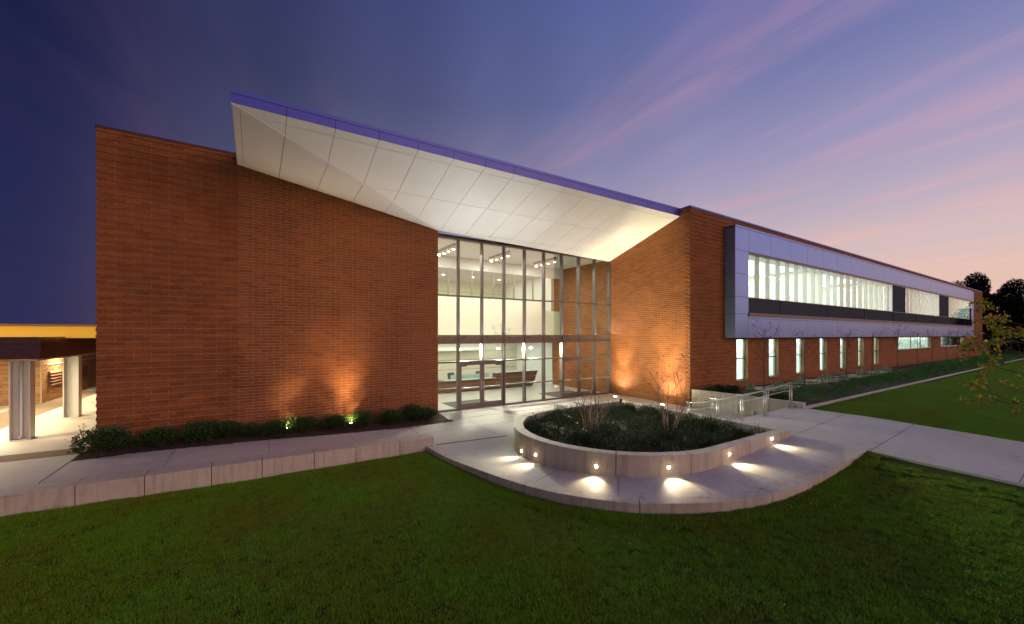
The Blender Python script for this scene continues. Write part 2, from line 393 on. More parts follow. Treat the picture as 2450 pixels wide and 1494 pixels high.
def px(u, wv):                                 # size check helper: view ray
    a = (u-1225)/955; b = (802-wv)/955
    return np.array([math.cos(TH)+a*math.sin(TH), math.sin(TH)-a*math.cos(TH), b])
def projd(x, y): return x*math.cos(TH)+y*math.sin(TH)

# ================================================================ the school building
BLD = thing('school_building', (18.0, 14.0, 0.0), 'long two storey brick school with flared white entrance canopy and lit glass lobby', 'building')
CP, CH, LP, GAP = 0.1016, 0.0921, 0.4064, 0.0095
BRICKS = []
def brick_wall(nm, o, u, n, length, z0, z1, thick=0.3, holes=(), nobrick=(), proud=None, mat='brick', parent=BLD, phase=0.0, seed=1, record=True, label=None, inset=0.0):
    r = random.Random(seed)
    o, u, n = np.array(o, float), np.array(u, float), np.array(n, float)
    P = lambda s, d_, z: (o[0]+u[0]*s+n[0]*d_, o[1]+u[1]*s+n[1]*d_, z)
    # mortar body with real openings
    ss = sorted({inset, length, *[h[0] for h in holes], *[h[1] for h in holes]}); zs = sorted({z0, z1, *[h[2] for h in holes], *[h[3] for h in holes]})
    m = MB()
    for i in range(len(ss)-1):
        runs = []
        for j in range(len(zs)-1):
            cs, cz = (ss[i]+ss[i+1])/2, (zs[j]+zs[j+1])/2
            if any(h[0] < cs < h[1] and h[2] < cz < h[3] for h in holes): continue
            if runs and abs(runs[-1][1]-zs[j]) < 1e-6: runs[-1][1] = zs[j+1]
            else: runs.append([zs[j], zs[j+1]])
        for a, b in runs:
            q = [P(ss[i], -0.005, a), P(ss[i+1], -0.005, a), P(ss[i+1], -0.005, b), P(ss[i], -0.005, b)]
            m.prism(q, (-n[0]*thick, -n[1]*thick, 0))
    wall = m.build('wall', 'mortar', parent, label=label)
    rest = MB(); k = 0
    z = z0
    while z + CP <= z1 + 1e-3:
        cz = z + CP/2
        iv = [(0.0, length)]
        for h in list(holes)+list(nobrick):
            if h[2] - 0.02 < cz < h[3] + 0.02:
                nv = []
                for a, b in iv:
                    if h[1] <= a or h[0] >= b: nv.append((a, b)); continue
                    if h[0] > a: nv.append((a, h[0]))
                    if h[1] < b: nv.append((h[1], b))
                iv = nv
        off = (LP/2 if k % 2 else 0.0) + phase
        for a, b in iv:
            s = math.floor((a-off)/LP)*LP + off
            while s < b:
                x0, x1 = max(a, s)+GAP/2, min(b, s+LP)-GAP/2
                if x1-x0 > 0.03:
                    dpt = (proud(x0, k) if proud else 0.0) + r.uniform(-0.0015, 0.0015)
                    tone = r.random()
                    full = abs((x1-x0)-(LP-GAP)) < 1e-4
                    rec = (wall, o, u, n, x0, x1, z+GAP/2, z+CP-GAP/2, dpt, tone)
                    c = P((x0+x1)/2, 0, cz); D = projd(c[0], c[1])
                    if record and full and D > 1: BRICKS.append((1.0/D**3*abs(o[0]*n[0]+o[1]*n[1]), rec, rest, P))
                    else: emit_brick(rest, rec)
                s += LP
        z += CP; k += 1
    return wall, rest
def emit_brick(mb, rec):
    wall, o, u, n, x0, x1, a, b, dpt, tone = rec
    P = lambda s, d_, z: (o[0]+u[0]*s+n[0]*d_, o[1]+u[1]*s+n[1]*d_, z)
    k = len(mb.v)
    mb.v += [P(x0, dpt, a), P(x1, dpt, a), P(x1, dpt, b), P(x0, dpt, b), P(x0, -0.03, a), P(x1, -0.03, a), P(x1, -0.03, b), P(x0, -0.03, b)]
    for q in ((0,1,2,3),(0,4,5,1),(1,5,6,2),(2,6,7,3),(3,7,4,0)):
        mb.f.append(tuple(k+i for i in q)); mb.t.append(tone)

PR = 0.026
LWX0, LWX1, LWY = -3.87, 6.79, 16.45
walls = []
walls.append(brick_wall('left', (LWX0, LWY), (1, 0), (0, -1), LWX1-LWX0, -0.3568, 9.60, 0.45, proud=lambda s, k: (PR if k % 2 else 0.0) if s < 3.40 else 0.0, seed=3,
                        label='blank brick wall with corbelled courses at its outer end'))
walls.append(brick_wall('leftreturn', (LWX0, 26.45), (0, -1), (-1, 0), 9.965, -0.3568, 9.60, 0.45, proud=lambda s, k: PR if k % 2 else 0.0, seed=4))
walls.append(brick_wall('lobbyside', (17.95, 22.4), (0, -1), (-1, 0), 22.4-11.70, 0.0, 9.76, 0.3, proud=lambda s, k: (0.045 if k % 2 else 0.0) if s > 10.22 else 0.0, seed=5, phase=0.1,
                        label='brick side wall of the entrance running into the lobby'))
WIN = [(22.24+3.63*i, 23.42+3.63*i, 0.99, 3.27) for i in range(7)]
WIDE = [(50.4, 62.0, 2.15, 3.29), (66.1, 78.0, 2.18, 3.29)]
FX0 = 17.950; FEND = 89.85
holes = [(a-FX0, b-FX0, c, d_) for a, b, c, d_ in WIN+WIDE] + [(22.38-FX0, 78.95-FX0, 5.2, 8.2)]
walls.append(brick_wall('front', (FX0, 11.68), (1, 0), (0, -1), FEND-FX0, 0.0, 9.76, 0.3, holes=holes, nobrick=[(21.06-FX0, 79.92-FX0, 3.40, 9.22)],
                        proud=lambda s, k: (PR if k % 2 else 0.0) if (s < 3.1 or s > 62) else 0.0, seed=6, inset=0.03, label='long brick front wall of the classroom wing'))
BRICKS.sort(key=lambda b: -b[0])
variants = []
for i in range(8):
    m = MB(); ln = LP-GAP; hh = CH
    v = [(0,0,0),(ln,0,0),(ln,0,hh),(0,0,hh),(0,0.05,0),(ln,0.05,0),(ln,0.05,hh),(0,0.05,hh)]
    m.v = v; 
    for q in ((0,1,2,3),(0,4,5,1),(1,5,6,2),(2,6,7,3),(3,7,4,0)): m.f.append(q); m.t.append((i+0.5)/8)
    me = bpy.data.meshes.new('brick'); me.from_pydata(m.v, [], m.f)
    at = me.attributes.new('tone', 'FLOAT', 'FACE'); at.data.foreach_set('value', m.t); me.materials.append(M['brick']); variants.append(me)
cnt = 0
for val, rec, rest, P in BRICKS:
    wall, o, u, n, x0, x1, a, b, dpt, tone = rec
    if cnt < 300 and n[1] == -1 and a > 0.95 and wall is walls[0][0]:
        put(variants[int(tone*7.99)], 'brick', P(x0, dpt, a), wall); cnt += 1
    else: emit_brick(rest, rec)
for wl, rest in walls: rest.build('brickwork', 'brick', wl, kind='stuff')
for nm, x0, x1, y0, y1, z0, z1 in (('left', LWX0-0.03, LWX1+0.03, LWY-0.04, LWY+0.46, 9.601, 9.665), ('leftreturn', LWX0-0.03, LWX0+0.46, LWY+0.463, 26.45, 9.601, 9.665),
                               ('side', 17.91, 18.26, 11.98, 22.4, 9.763, 9.835), ('front', 17.91, FEND+0.03, 11.63, 11.977, 9.763, 9.845)):
    box('coping', 'maroon' if nm.startswith('left') else 'coping', x0, x1, y0, y1, z0, z1, BLD)
# roofs and hidden walls close the volumes
box('roof', 'ceil', LWX0+0.46, 18.25, 22.45, 40.0, 9.2, 9.5, BLD)
box('roof', 'ceil', 18.26, FEND, 12.0, 40.0, 9.2, 9.5, BLD)
box('roof', 'ceil', LWX0+0.46, 6.55, LWY+0.47, 22.44, 9.2, 9.5, BLD)
box('wall', 'brick', FEND-0.3, FEND, 11.99, 40.0, 0.0, 9.76, BLD)
box('wall', 'brick', LWX0, FEND, 40.0, 40.3, 0.0, 9.76, BLD)
box('wall', 'brick', LWX0, LWX0+0.45, 26.46, 40.0, 0.0, 9.6, BLD)
box('wall', 'white', 6.40, 6.55, LWY+0.46, 30.0, 0.0, 9.19, BLD)          # lobby's inner side wall

# ---------------------------------------------------------------- entrance canopy
A3 = (-0.47, 12.40, 9.405); W3 = (-0.465, 16.44, 9.285); B3 = (6.80, 16.44, 8.075); C3 = (17.935, 16.94, 8.005); D3 = (17.935, 12.20, 9.468)
CAN = thing('canopy', (8.7, 14.3, 8.0), parent=BLD, label='flared white metal entrance canopy with blue fascia')
def plane_z(p, q, r):
    p, q, r = map(Vector, (p, q, r)); nn = (q-p).cross(r-p)
    return lambda x, y: p.z - (nn.x*(x-p.x)+nn.y*(y-p.y))/nn.z
zm = plane_z((A3[0], A3[1], 9.42), B3, (17.935, 12.20, 9.45)); zt = plane_z(A3, W3, B3)
fy = lambda x: A3[1]+(D3[1]-A3[1])*(x-A3[0])/(D3[0]-A3[0])
by = lambda x: B3[1]+(C3[1]-B3[1])*(x-B3[0])/(C3[0]-B3[0])
XJ = [-0.47+1.225*i for i in range(0, 15)] + [17.935]
rd = np.array([B3[0]-A3[0], B3[1]-A3[1]]); rn = np.array([rd[1], -rd[0]])/np.hypot(*rd)   # points to main soffit side (towards +X,-Y)
rdist = rn@np.array(A3[:2])
YB_ = [0.0, 0.30, 2.15, 4.0, 9.0]
gp = 0.007
def soffit_panel(poly, zf, th=0.03):
    if len(poly) < 3: return
    ar = 0.5*sum(poly[i][0]*poly[(i+1) % len(poly)][1]-poly[(i+1) % len(poly)][0]*poly[i][1] for i in range(len(poly)))
    if abs(ar) < 0.01: return
    m = MB(); m.prism([(x, y, zf(x, y)) for x, y in poly], (0, 0, th)); m.build('panel', 'soffit', CAN)
for i in range(len(XJ)-1):
    x0, x1 = XJ[i]+gp, XJ[i+1]-gp
    for j in range(len(YB_)-1):
        pl = [(x0, fy(x0)+YB_[j]+gp), (x1, fy(x1)+YB_[j]+gp), (x1, fy(x1)+YB_[j+1]-gp), (x0, fy(x0)+YB_[j+1]-gp)]
        # back edge line and ridge line
        bd = np.array([C3[0]-B3[0], C3[1]-B3[1]]); bn = np.array([-bd[1], bd[0]])/np.hypot(*bd)
        pl = clip_half(pl, bn, bn@np.array(B3[:2])-0.004)
        pl = clip_half(pl, -rn, -(rdist+0.012))
        soffit_panel(pl, zm)
    # triangular return panels, also split along X
    if x0 < 6.8:
        pl = [(max(x0, -0.47+0.0), 12.0), (min(x1, 6.8), 12.0), (min(x1, 6.8), 16.44), (max(x0, -0.47), 16.44)]
        pl = clip_half(pl, rn, rdist-0.075)
        if i == 0:
            a = clip_half(pl, (1, 0), -0.30); soffit_panel(a, zt); pl = clip_half(pl, (-1, 0), 0.29)
        soffit_panel(pl, zt)
pl = [(A3[0], A3[1]), (B3[0], B3[1])]
m = MB(); e = rn*0.066; s0 = np.array(A3[:2])-rn*0.068; s1 = np.array(B3[:2])-rn*0.068
m.prism([(s0[0], s0[1], zt(*s0)-0.006), (s1[0], s1[1], zt(*s1)-0.006), (s1[0]+e[0], s1[1]+e[1], zt(*s1)-0.006), (s0[0]+e[0], s0[1]+e[1], zt(*s0)-0.006)], (0, 0, 0.03))
m.build('ridge_trim', 'soffit', CAN)
# dark backing above the joints, roof deck, fascia
m = MB()
m.poly([(A3[0]+0.02, A3[1]+0.04, zm(A3[0]+0.02, A3[1]+0.04)+0.035), (B3[0], B3[1], zm(*B3[:2])+0.035), (C3[0], C3[1], zm(*C3[:2])+0.035), (D3[0], D3[1]+0.04, zm(D3[0], D3[1]+0.04)+0.035)])
m.poly([(A3[0]+0.02, A3[1]+0.06, zt(A3[0], A3[1])+0.036), (W3[0]+0.02, W3[1], zt(*W3[:2])+0.036), (B3[0], B3[1], zt(*B3[:2])+0.036)])
m.build('joint_backing', 'gap', CAN)
FT = lambda x: 9.765+(9.842-9.765)*(x+0.47)/18.4
m = MB(); m.prism([(A3[0]+0.03, A3[1]+0.05, 9.70), (D3[0], D3[1]+0.05, 9.74), (D3[0], 16.9, 9.60), (6.6, 22.44, 9.35), (6.57, 16.94, 9.55), (A3[0]+0.03, 16.43, 9.55)], (0, 0, 0.04)); m.build('roof_deck', 'ceil', CAN)
fb = lambda x: zm(x, fy(x))
for i in range(len(XJ)-1):
    x0, x1 = XJ[i]+(0.006 if i else 0), XJ[i+1]-0.006
    m = MB(); m.prism([(x0, fy(x0), fb(x0)), (x1, fy(x1), fb(x1)), (x1, fy(x1), FT(x1)-0.105), (x0, fy(x0), FT(x0)-0.105)], (0, 0.04, 0)); m.build('fascia_panel', 'fascia', CAN)
m = MB(); m.prism([(XJ[0]-0.01, fy(XJ[0])-0.012, FT(XJ[0])-0.098), (17.935, fy(17.935)-0.012, FT(17.935)-0.098), (17.935, fy(17.935)-0.012, FT(17.935)), (XJ[0]-0.01, fy(XJ[0])-0.012, FT(XJ[0]))], (0, 0.16, 0)); m.build('coping', 'coping', CAN)
m = MB(); m.prism([(XJ[0], fy(0)+0.045, fb(0)), (17.93, fy(18)+0.045, fb(17.9)), (17.93, fy(18)+0.045, FT(17.9)-0.1), (XJ[0], fy(0)+0.045, FT(0)-0.1)], (0, 0.01, 0)); m.build('joint_backing', 'gap', CAN)
# outer end of the canopy
m = MB(); m.prism([(A3[0], A3[1]+0.16, 9.42), (W3[0], W3[1], 9.30), (W3[0], W3[1], 9.60), (A3[0], A3[1]+0.16, FT(0)-0.02)], (0.03, 0, 0)); m.build('end_panel', 'soffit', CAN)

# ---------------------------------------------------------------- lobby glass wall
GY = 16.95
CW = thing('curtain_wall', (12.4, GY, 0.0), parent=BLD, label='tall glazed lobby wall with brown metal mullions')
MX = [6.83, 8.00, 9.25, 10.50, 11.75, 13.00, 14.25, 15.50, 16.74, 17.915]
HEAD = 7.99
for i, x in enumerate(MX):
    z0 = 0.0
    if i in (2, 7): z0 = 2.28
    box('mullion', 'alum', x-0.033, x+0.033, GY-0.09, GY+0.16, z0, HEAD, CW)
def rail(x0, x1, za, zb, d0=-0.07, d1=0.12): box('transom', 'alum', x0+0.036, x1-0.036, GY+d0, GY+d1, za, zb, CW)
for i in range(9):
    x0, x1 = MX[i], MX[i+1]; door = i in (1, 2, 6, 7)
    zs = [] if door else [(0.0, 0.075), (0.99, 1.045)]
    zs += [(2.205, 2.275), (3.09, 3.16), (3.35, 3.42), (5.285, 5.345), (HEAD-0.08, HEAD+0.01)]
    for a, b in zs: rail(x0, x1, a, b)
    box('spandrel_panel', 'alum', x0+0.036, x1-0.036, GY-0.04, GY+0.05, 3.163, 3.347, CW)
    for a, b in zip(zs[:-1], zs[1:]):
        if abs(a[1]-3.16) < 1e-6: continue
        box('pane', 'glass', x0+0.034, x1-0.034, GY+0.0, GY+0.008, a[1]-0.002, b[0]+0.002, CW)
# doors
DI = 0
for dx0, dx1, hinge in ((8.036, 9.249, 0), (9.251, 10.464, 1), (14.286, 15.499, 0), (15.501, 16.704, 1)):
    D = thing('door', ((dx0+dx1)/2, GY, 0.0), parent=BLD, label='aluminium framed glass door leaf, ' + ['outer leaf of the pair by the blank wall','inner leaf of the pair by the blank wall','near leaf of the pair beside the brick side wall','far leaf of the pair beside the brick side wall'][DI]); DI += 1
    y0, y1 = GY-0.03, GY+0.02
    box('stile', 'alum', dx0, dx0+0.115, y0, y1, 0.012, 2.20, D); box('stile', 'alum', dx1-0.115, dx1, y0, y1, 0.012, 2.20, D)
    box('bottom_rail', 'alum', dx0+0.117, dx1-0.117, y0, y1, 0.012, 0.275, D); box('top_rail', 'alum', dx0+0.117, dx1-0.117, y0, y1, 2.07, 2.20, D)
    box('pane', 'glass', dx0+0.116, dx1-0.116, GY-0.008, GY, 0.27, 2.075, D)
    hx = dx1-0.06 if hinge == 0 else dx0+0.06
    m = MB(); m.tube([(hx, y0-0.002, 0.90), (hx, y0-0.05, 0.90), (hx, y0-0.055, 0.93), (hx, y0-0.055, 1.22), (hx, y0-0.05, 1.25), (hx, y0-0.002, 1.25)], 0.013, 8); m.build('handle', 'steel', D, smooth=True)
    m = MB(); m.tube([(dx0+0.13, y1+0.06, 0.99), (dx1-0.13, y1+0.06, 0.99)], 0.03, 8); m.build('push_bar', 'steel', D, smooth=True)
    cx = dx0+0.12 if hinge == 0 else dx1-0.42
    box('door_closer', 'alum', cx, cx+0.30, y1+0.003, y1+0.06, 2.01, 2.09, D)

# ---------------------------------------------------------------- lobby interior
box('floor', 'tile', 6.56, 17.94, 16.80, 30.0, -0.2, 0.002, BLD)
box('ceiling', 'ceil', 6.56, 17.93, GY+0.17, 21.2, 8.02, 8.15, BLD, label='lobby ceiling board above the tall glass')
box('ceiling', 'ceil', 6.56, 24.0, 21.36, 30.0, 7.75, 7.9, BLD)
box('ceiling', 'ceil', 6.56, 24.0, 21.36, 30.0, 3.05, 3.35, BLD)
box('wall', 'cream', 6.56, 16.2, 21.2, 21.35, 3.05, 5.70, BLD, label='cream upper wall at the back of the lobby')
box('wall', 'palegreen', 16.2, 17.94, 21.2, 21.35, 3.05, 5.10, BLD)
box('beam', 'ceil', 6.56, 17.94, 21.2, 21.35, 7.35, 8.0, BLD)
for x in (7.9, 9.4, 10.9, 12.4, 13.9, 15.4, 17.0): box('inner_mullion', 'alum', x-0.03, x+0.03, 21.22, 21.32, 5.70 if x < 16.2 else 5.1, 7.35, BLD)
box('wall', 'palegreen', 6.56, 24.0, 29.0, 29.2, 3.36, 7.75, BLD, label='pale green upper corridor wall')
for zz in (4.5, 5.3, 6.1, 6.9): box('wall_reveal', 'gap', 6.6, 17.9, 28.985, 29.0, zz, zz+0.02, BLD)
box('wall', 'cream', 6.56, 24.0, 27.0, 27.2, 0.0, 3.05, BLD, label='cream wall behind the reception desk')
for zz in (0.95, 1.65, 2.3): box('wall_reveal', 'gap', 6.6, 17.9, 26.985, 27.0, zz, zz+0.015, BLD)
box('soffit_drop', 'white', 8.0, 14.5, 26.4, 26.99, 2.35, 2.6, BLD)
box('wall', 'white', 17.94, 18.2, 22.42, 29.0, 0, 7.75, BLD)
box('entrance_mat', 'mat', 8.1, 10.4, 17.3, 19.2, 0.004, 0.016, None, label='dark entrance mat inside the glass doors by the blank wall', cat='mat')
box('entrance_mat', 'mat', 14.3, 16.7, 17.3, 19.2, 0.004, 0.016, None, label='dark entrance mat inside the glass doors beside the brick side wall', cat='mat')
# reception desk
RD = thing('reception_desk', (13.0, 22.6, 0.0), 'long walnut reception desk with a raised slanted counter inside the lobby', 'desk')
box('low_counter', 'walnut', 9.7, 13.1, 22.2, 22.9, 0.08, 0.72, RD); box('plinth', 'gap', 9.8, 16.1, 22.28, 22.85, 0.004, 0.078, RD)
box('counter_top', 'counter', 9.66, 13.1, 22.14, 23.0, 0.723, 0.75, RD)
for a, b in ((0.085, 0.37), (0.40, 0.69), (0.72, 1.04)):
    e0 = 16.15+0.30*a; e1 = 16.15+0.30*b; t0 = 22.30-0.14*a; t1 = 22.30-0.14*b
    m = MB(); m.prism([(13.12, t0, a), (e0, t0, a), (e1, t1, b), (13.12, t1, b)], (0, 0.45, 0)); m.build('front_panel', 'walnut', RD)
for zz in (0.372, 0.692): box('metal_strip', 'steel', 13.12, 16.2, 22.27, 22.70, zz, zz+0.026, RD)
box('counter_top', 'counter', 13.08, 16.5, 22.08, 22.75, 1.045, 1.075, RD)
box('return_panel', 'walnut', 9.3, 9.68, 22.2, 25.0, 0.08, 0.72, RD)
box('privacy_screen', 'counter', 10.3, 13.0, 22.93, 22.96, 0.753, 1.0, RD)
for i, (x, lb) in enumerate(((10.75, 'dark grey office chair at the low end of the reception desk'), (12.8, 'dark grey office chair beside the raised reception counter'))):
    c = thing('office_chair', (x, 23.6, 0.004), lb, 'chair', 'reception chairs')
    box('seat', 'greyplastic', x-0.24, x+0.24, 23.38, 23.84, 0.44, 0.52, c)
    m = MB(); m.prism([(x-0.20, 23.86, 0.56), (x+0.20, 23.86, 0.56), (x+0.24, 23.90, 1.0), (x+0.18, 23.91, 1.06), (x-0.18, 23.91, 1.06), (x-0.24, 23.90, 1.0)], (0, 0.04, 0)); m.build('backrest', 'greyplastic', c)
    m = MB(); m.tube([(x, 23.6, 0.06), (x, 23.6, 0.44)], 0.03); m.build('post', 'steel', c)
    for k in range(5):
        a = k*2*math.pi/5; m = MB(); m.bar((x, 23.6, 0.08), (x+0.28*math.cos(a), 23.6+0.28*math.sin(a), 0.045), 0.04, 0.03); m.build('leg', 'greyplastic', c)

# ---------------------------------------------------------------- lamps of the lobby, and an added fill light for the canopy soffit
WARMW = (1.0, 0.99, 0.88)
for ti, (x, yy) in enumerate(((8.3, 18.6), (11.5, 18.6), (14.7, 18.6))):
    which = ['closest to the blank brick wall', 'middle one of three', 'closest to the brick side wall'][ti]
    T = thing('track_light', (x, yy, 7.86), 'ceiling track of four spotlights in the lobby, ' + which, 'track light', 'lobby track lights')
    box('track', 'alum', x-0.05, x+0.05, yy-0.6, yy+1.6, 7.90, 8.018, T)
    for k in range(4):
        yk = yy-0.45+0.6*k
        m = MB(); m.tube([(x, yk, 7.90), (x, yk, 7.74)], [0.05, 0.07], 10); hd = m.build('spot_head', 'white', T)
        m = MB(); m.disc((x, yk, 7.738), (0, 0, -1), 0.062, 0.006, 12); m.build('lens', 'lampwhite', hd)
    lamp('AREA', 'track_glow', (x, yy+0.5, 7.70), (0.0, 0.12, -1), 165, WARMW, T, size=0.3, size_y=2.2, shape='RECTANGLE')
for k, x in enumerate((8.75, 11.0, 13.15)):
    T = thing('downlight', (x, 18.35, 2.78), 'bright round lamp under the lobby spandrel, ' + ['one closest to the blank wall', 'between two others', 'farthest from the blank wall'][k], 'lamp', 'lobby spandrel lamps')
    m = MB(); m.tube([(x, 18.35, 3.30), (x, 18.35, 2.86)], 0.012, 6); m.build('stem', 'alum', T)
    m = MB(); m.tube([(x, 18.35, 2.90), (x, 18.35, 2.86), (x, 18.35, 2.80)], [0.04, 0.09, 0.10], 12); m.build('housing', 'white', T)
    m = MB(); m.tube([(x, 18.35, 2.80), (x, 18.35, 2.755), (x, 18.35, 2.735)], [0.09, 0.075, 0.03], 12); m.build('bulb', 'lampwhite', T, smooth=True)
    lamp('POINT', 'bulb_glow', (x, 18.35, 2.66), (0, 0, -1), 60, WARMW, T, shadow_soft_size=0.09)
    lamp('SPOT', 'bulb_beam', (x, 18.20, 2.76), (0, -1, -0.22), 560, (1.0, 0.93, 0.78), T, spot_size=R(118), spot_blend=0.45, shadow_soft_size=0.10)
    lamp('SPOT', 'bulb_throw', (x, 18.20, 2.76), (0, -1, -0.13), 3000, (1.0, 0.93, 0.74), T, spot_size=R(50), spot_blend=0.8, shadow_soft_size=0.10)
rowl = ['front row of the upper corridor', 'back row of the upper corridor']
for rI, yy in enumerate((23.2, 26.2)):
    for k in range(5):
        x = 8.3+2.3*k+0.6*rI
        T = thing('recessed_downlight', (x, yy, 7.73), f'{ORD[k]} recessed ceiling light from the blank wall, {rowl[rI]}', 'ceiling light', 'upper corridor downlights')
        m = MB(); m.tube([(x, yy, 7.748), (x, yy, 7.735)], [0.12, 0.13], 14); m.build('trim_ring', 'white', T)
        m = MB(); m.disc((x, yy, 7.733), (0, 0, -1), 0.10, 0.006, 14); m.build('lens', 'lampwhite', T)
CV = thing('added_uplight', (12.4, 16.72, 3.42), 'slim linear uplight along the top of the lobby spandrel under the canopy', 'uplight')  # added fixture with no known source, lifts the canopy soffit
box('channel', 'alum', 6.95, 17.80, 16.68, 16.80, 3.425, 3.50, CV)
for x in [7.0+1.25*q for q in range(9)]: box('bracket', 'alum', x-0.02, x+0.02, 16.76, 16.855, 3.38, 3.424, CV)
lamp('AREA', 'added_canopy_glow', (12.4, 16.73, 3.53), (0, -0.40, 1), 135, (1.0, 0.975, 0.94), CV, size=10.6, size_y=0.08, shape='RECTANGLE')
for k, x in enumerate((12.6, 14.6, 16.6)):  # spots added on the same fixture to brighten the outer soffit
    m = MB(); m.tube([(x, 16.74, 3.501), (x-0.04, 16.73, 3.54)], [0.04, 0.05], 10); m.build('spot_head', 'alum', CV)
    lamp('SPOT', 'added_canopy_beam', (x-0.05, 16.70, 3.60), (2.2+1.2*k-x, 12.9-16.7, 9.3-3.6), 1150+150*k, (1.0, 0.98, 0.95), CV, spot_size=R(46), spot_blend=1.0, shadow_soft_size=0.06)
UC = thing('corridor_light', (12.3, 25.0, 7.70), parent=BLD)
lamp('AREA', 'corridor_glow', (12.3, 25.2, 7.65), (0, 0, -1), 230, (0.95, 1.0, 0.82), UC, size=10, size_y=5, shape='RECTANGLE')
lamp('AREA', 'reception_glow', (12.0, 24.6, 3.0), (0, 0, -1), 280, (1.0, 0.99, 0.86), UC, size=10, size_y=4.0, shape='RECTANGLE')

# ---------------------------------------------------------------- projecting window bay
BX0, BX1, BYF, BZ0, BZ1 = 21.03, 79.94, 11.12, 3.35, 9.26
BAY = thing('window_bay', (50, 11.4, BZ0), parent=BLD, label='long projecting silver metal window bay with a lit ribbon window')
g2 = 0.008
def bpan(x0, x1, z0, z1): box('panel', 'silver', x0+g2, x1-g2, BYF, BYF+0.05, z0+g2, z1-g2, BAY)
ZJ = [3.35, 4.61, 5.52, 6.74, 7.98, 9.17]
for a, b in zip(ZJ[:-1], ZJ[1:]):
    bpan(BX0+0.05, 22.38, a, b)
    box('side_panel', 'silver', BX0, BX0+0.045, BYF, 11.675, a+g2, b-g2, BAY)
XP = [22.38+2.42*i for i in range(24)]; XP = [x for x in XP if x < 78.5]+[78.95]
for a, b in zip(XP[:-1], XP[1:]):
    bpan(a, b, 7.98, 9.17); bpan(a, b, 3.35, 4.40)
for a, b in zip([22.38+4.84*i for i in range(12)], [22.38+4.84*i for i in range(1, 12)]+[78.95]):
    box('trim', 'silver', a+0.003, b-0.003, BYF-0.02, BYF+0.08, 4.408, 4.50, BAY); box('trim', 'silver', a+0.003, b-0.003, BYF-0.02, BYF+0.08, 9.175, 9.26, BAY)
    box('sill', 'alum', a+0.003, b-0.003, BYF-0.045, BYF+0.06, 4.503, 4.70, BAY)
for a, b in zip(ZJ[:-1], ZJ[1:]): bpan(78.95, BX1, a, b)
box('trim', 'silver', BX0, 22.375, BYF-0.02, BYF+0.08, 9.175, 9.26, BAY)
box('top_cover', 'silver', BX0, BX1, BYF+0.09, 11.675, 9.22, 9.255, BAY); box('underside', 'silver', BX0+0.05, BX1, BYF+0.055, 11.675, 3.352, 3.39, BAY)
box('joint_backing', 'gap', BX0+0.05, 22.37, BYF+0.052, BYF+0.07, 3.4, 9.2, BAY)
box('joint_backing', 'gap', 22.37, BX1, BYF+0.052, BYF+0.07, 3.4, 4.69, BAY); box('joint_backing', 'gap', 22.37, BX1, BYF+0.052, BYF+0.07, 7.9, 9.2, BAY)
WZ0, WZ1 = 5.55, 7.84
mx = [22.38+1.213*i for i in range(21)] + [50.4+1.2*i for i in range(11)] + [66.6+1.23*i for i in range(11)]
dark = [(46.85, 50.4), (62.4, 66.6)]
box('head_rail', 'alum', 22.38, 78.95, BYF+0.005, BYF+0.12, WZ1, 7.975, BAY); box('mid_rail', 'alum', 22.38, 78.95, BYF+0.01, BYF+0.12, WZ0-0.05, WZ0, BAY)
segs = [(22.38+1.213*i, 22.38+1.213*(i+1)) for i in range(20)] + [(46.64, 50.4)] + [(50.4+1.2*i, 50.4+1.2*(i+1)) for i in range(10)] + [(62.4, 66.6)] + [(66.6+1.235*i, 66.6+1.235*(i+1)) for i in range(10)]
for a, b in segs:
    box('fin', 'colgrey', a-0.025, a+0.025, BYF+0.05, BYF+0.28, WZ0, WZ1, BAY)
    if b-a > 2: box('dark_pane', 'darkglass', a+0.03, b-0.03, BYF+0.03, BYF+0.045, WZ0, WZ1, BAY)
    else: box('pane', 'bayglass', a+0.02, b-0.02, BYF+0.03, BYF+0.038, WZ0, WZ1, BAY)
for a, b in zip([22.38, 26.02]+[26.02+6.9*i for i in range(1, 8)], [26.02]+[26.02+6.9*i for i in range(1, 8)]+[78.95]):
    box('spandrel_pane', 'darkglass', a+0.01, b-0.01, BYF+0.02, BYF+0.04, 4.703, WZ0-0.052, BAY)
    box('mullion', 'alum', a-0.009, a+0.009, BYF-0.005, BYF+0.05, 4.703, WZ0-0.052, BAY)
# rooms behind the ribbon window
box('floor', 'ceil', 18.3, 89.0, 11.99, 19.0, 4.55, 4.75, BLD); box('ceiling', 'white', 18.3, 89.0, 11.99, 19.0, 8.25, 8.4, BLD)
box('wall', 'cream', 18.3, 89.0, 19.0, 19.2, 0.0, 9.2, BLD, label='cream back wall of the classrooms')
box('ceiling_edge', 'ceil', 22.4, 78.9, 11.2, 11.98, 7.86, 7.95, BLD); box('inner_sill', 'white', 22.4, 78.9, 11.25, 11.98, 5.40, 5.50, BLD)
for x in (21.9, 34.2, 46.7, 62.3, 79.3): box('partition', 'cream', x-0.08, x+0.08, 11.99, 18.99, 4.76, 8.24, BLD)
for x in (46.9, 62.6): box('partition', 'gap', x, x+3.4, 11.5, 11.7, 5.5, 7.84, BLD)
for x in (25.6, 36.2): box('room_pillar', 'ceil', x-0.22, x+0.22, 13.0, 13.45, 4.76, 8.24, BLD)
li = 0
roomn = ['room by the brick tower', 'second classroom', 'room between the dark panes', 'farthest lit room']
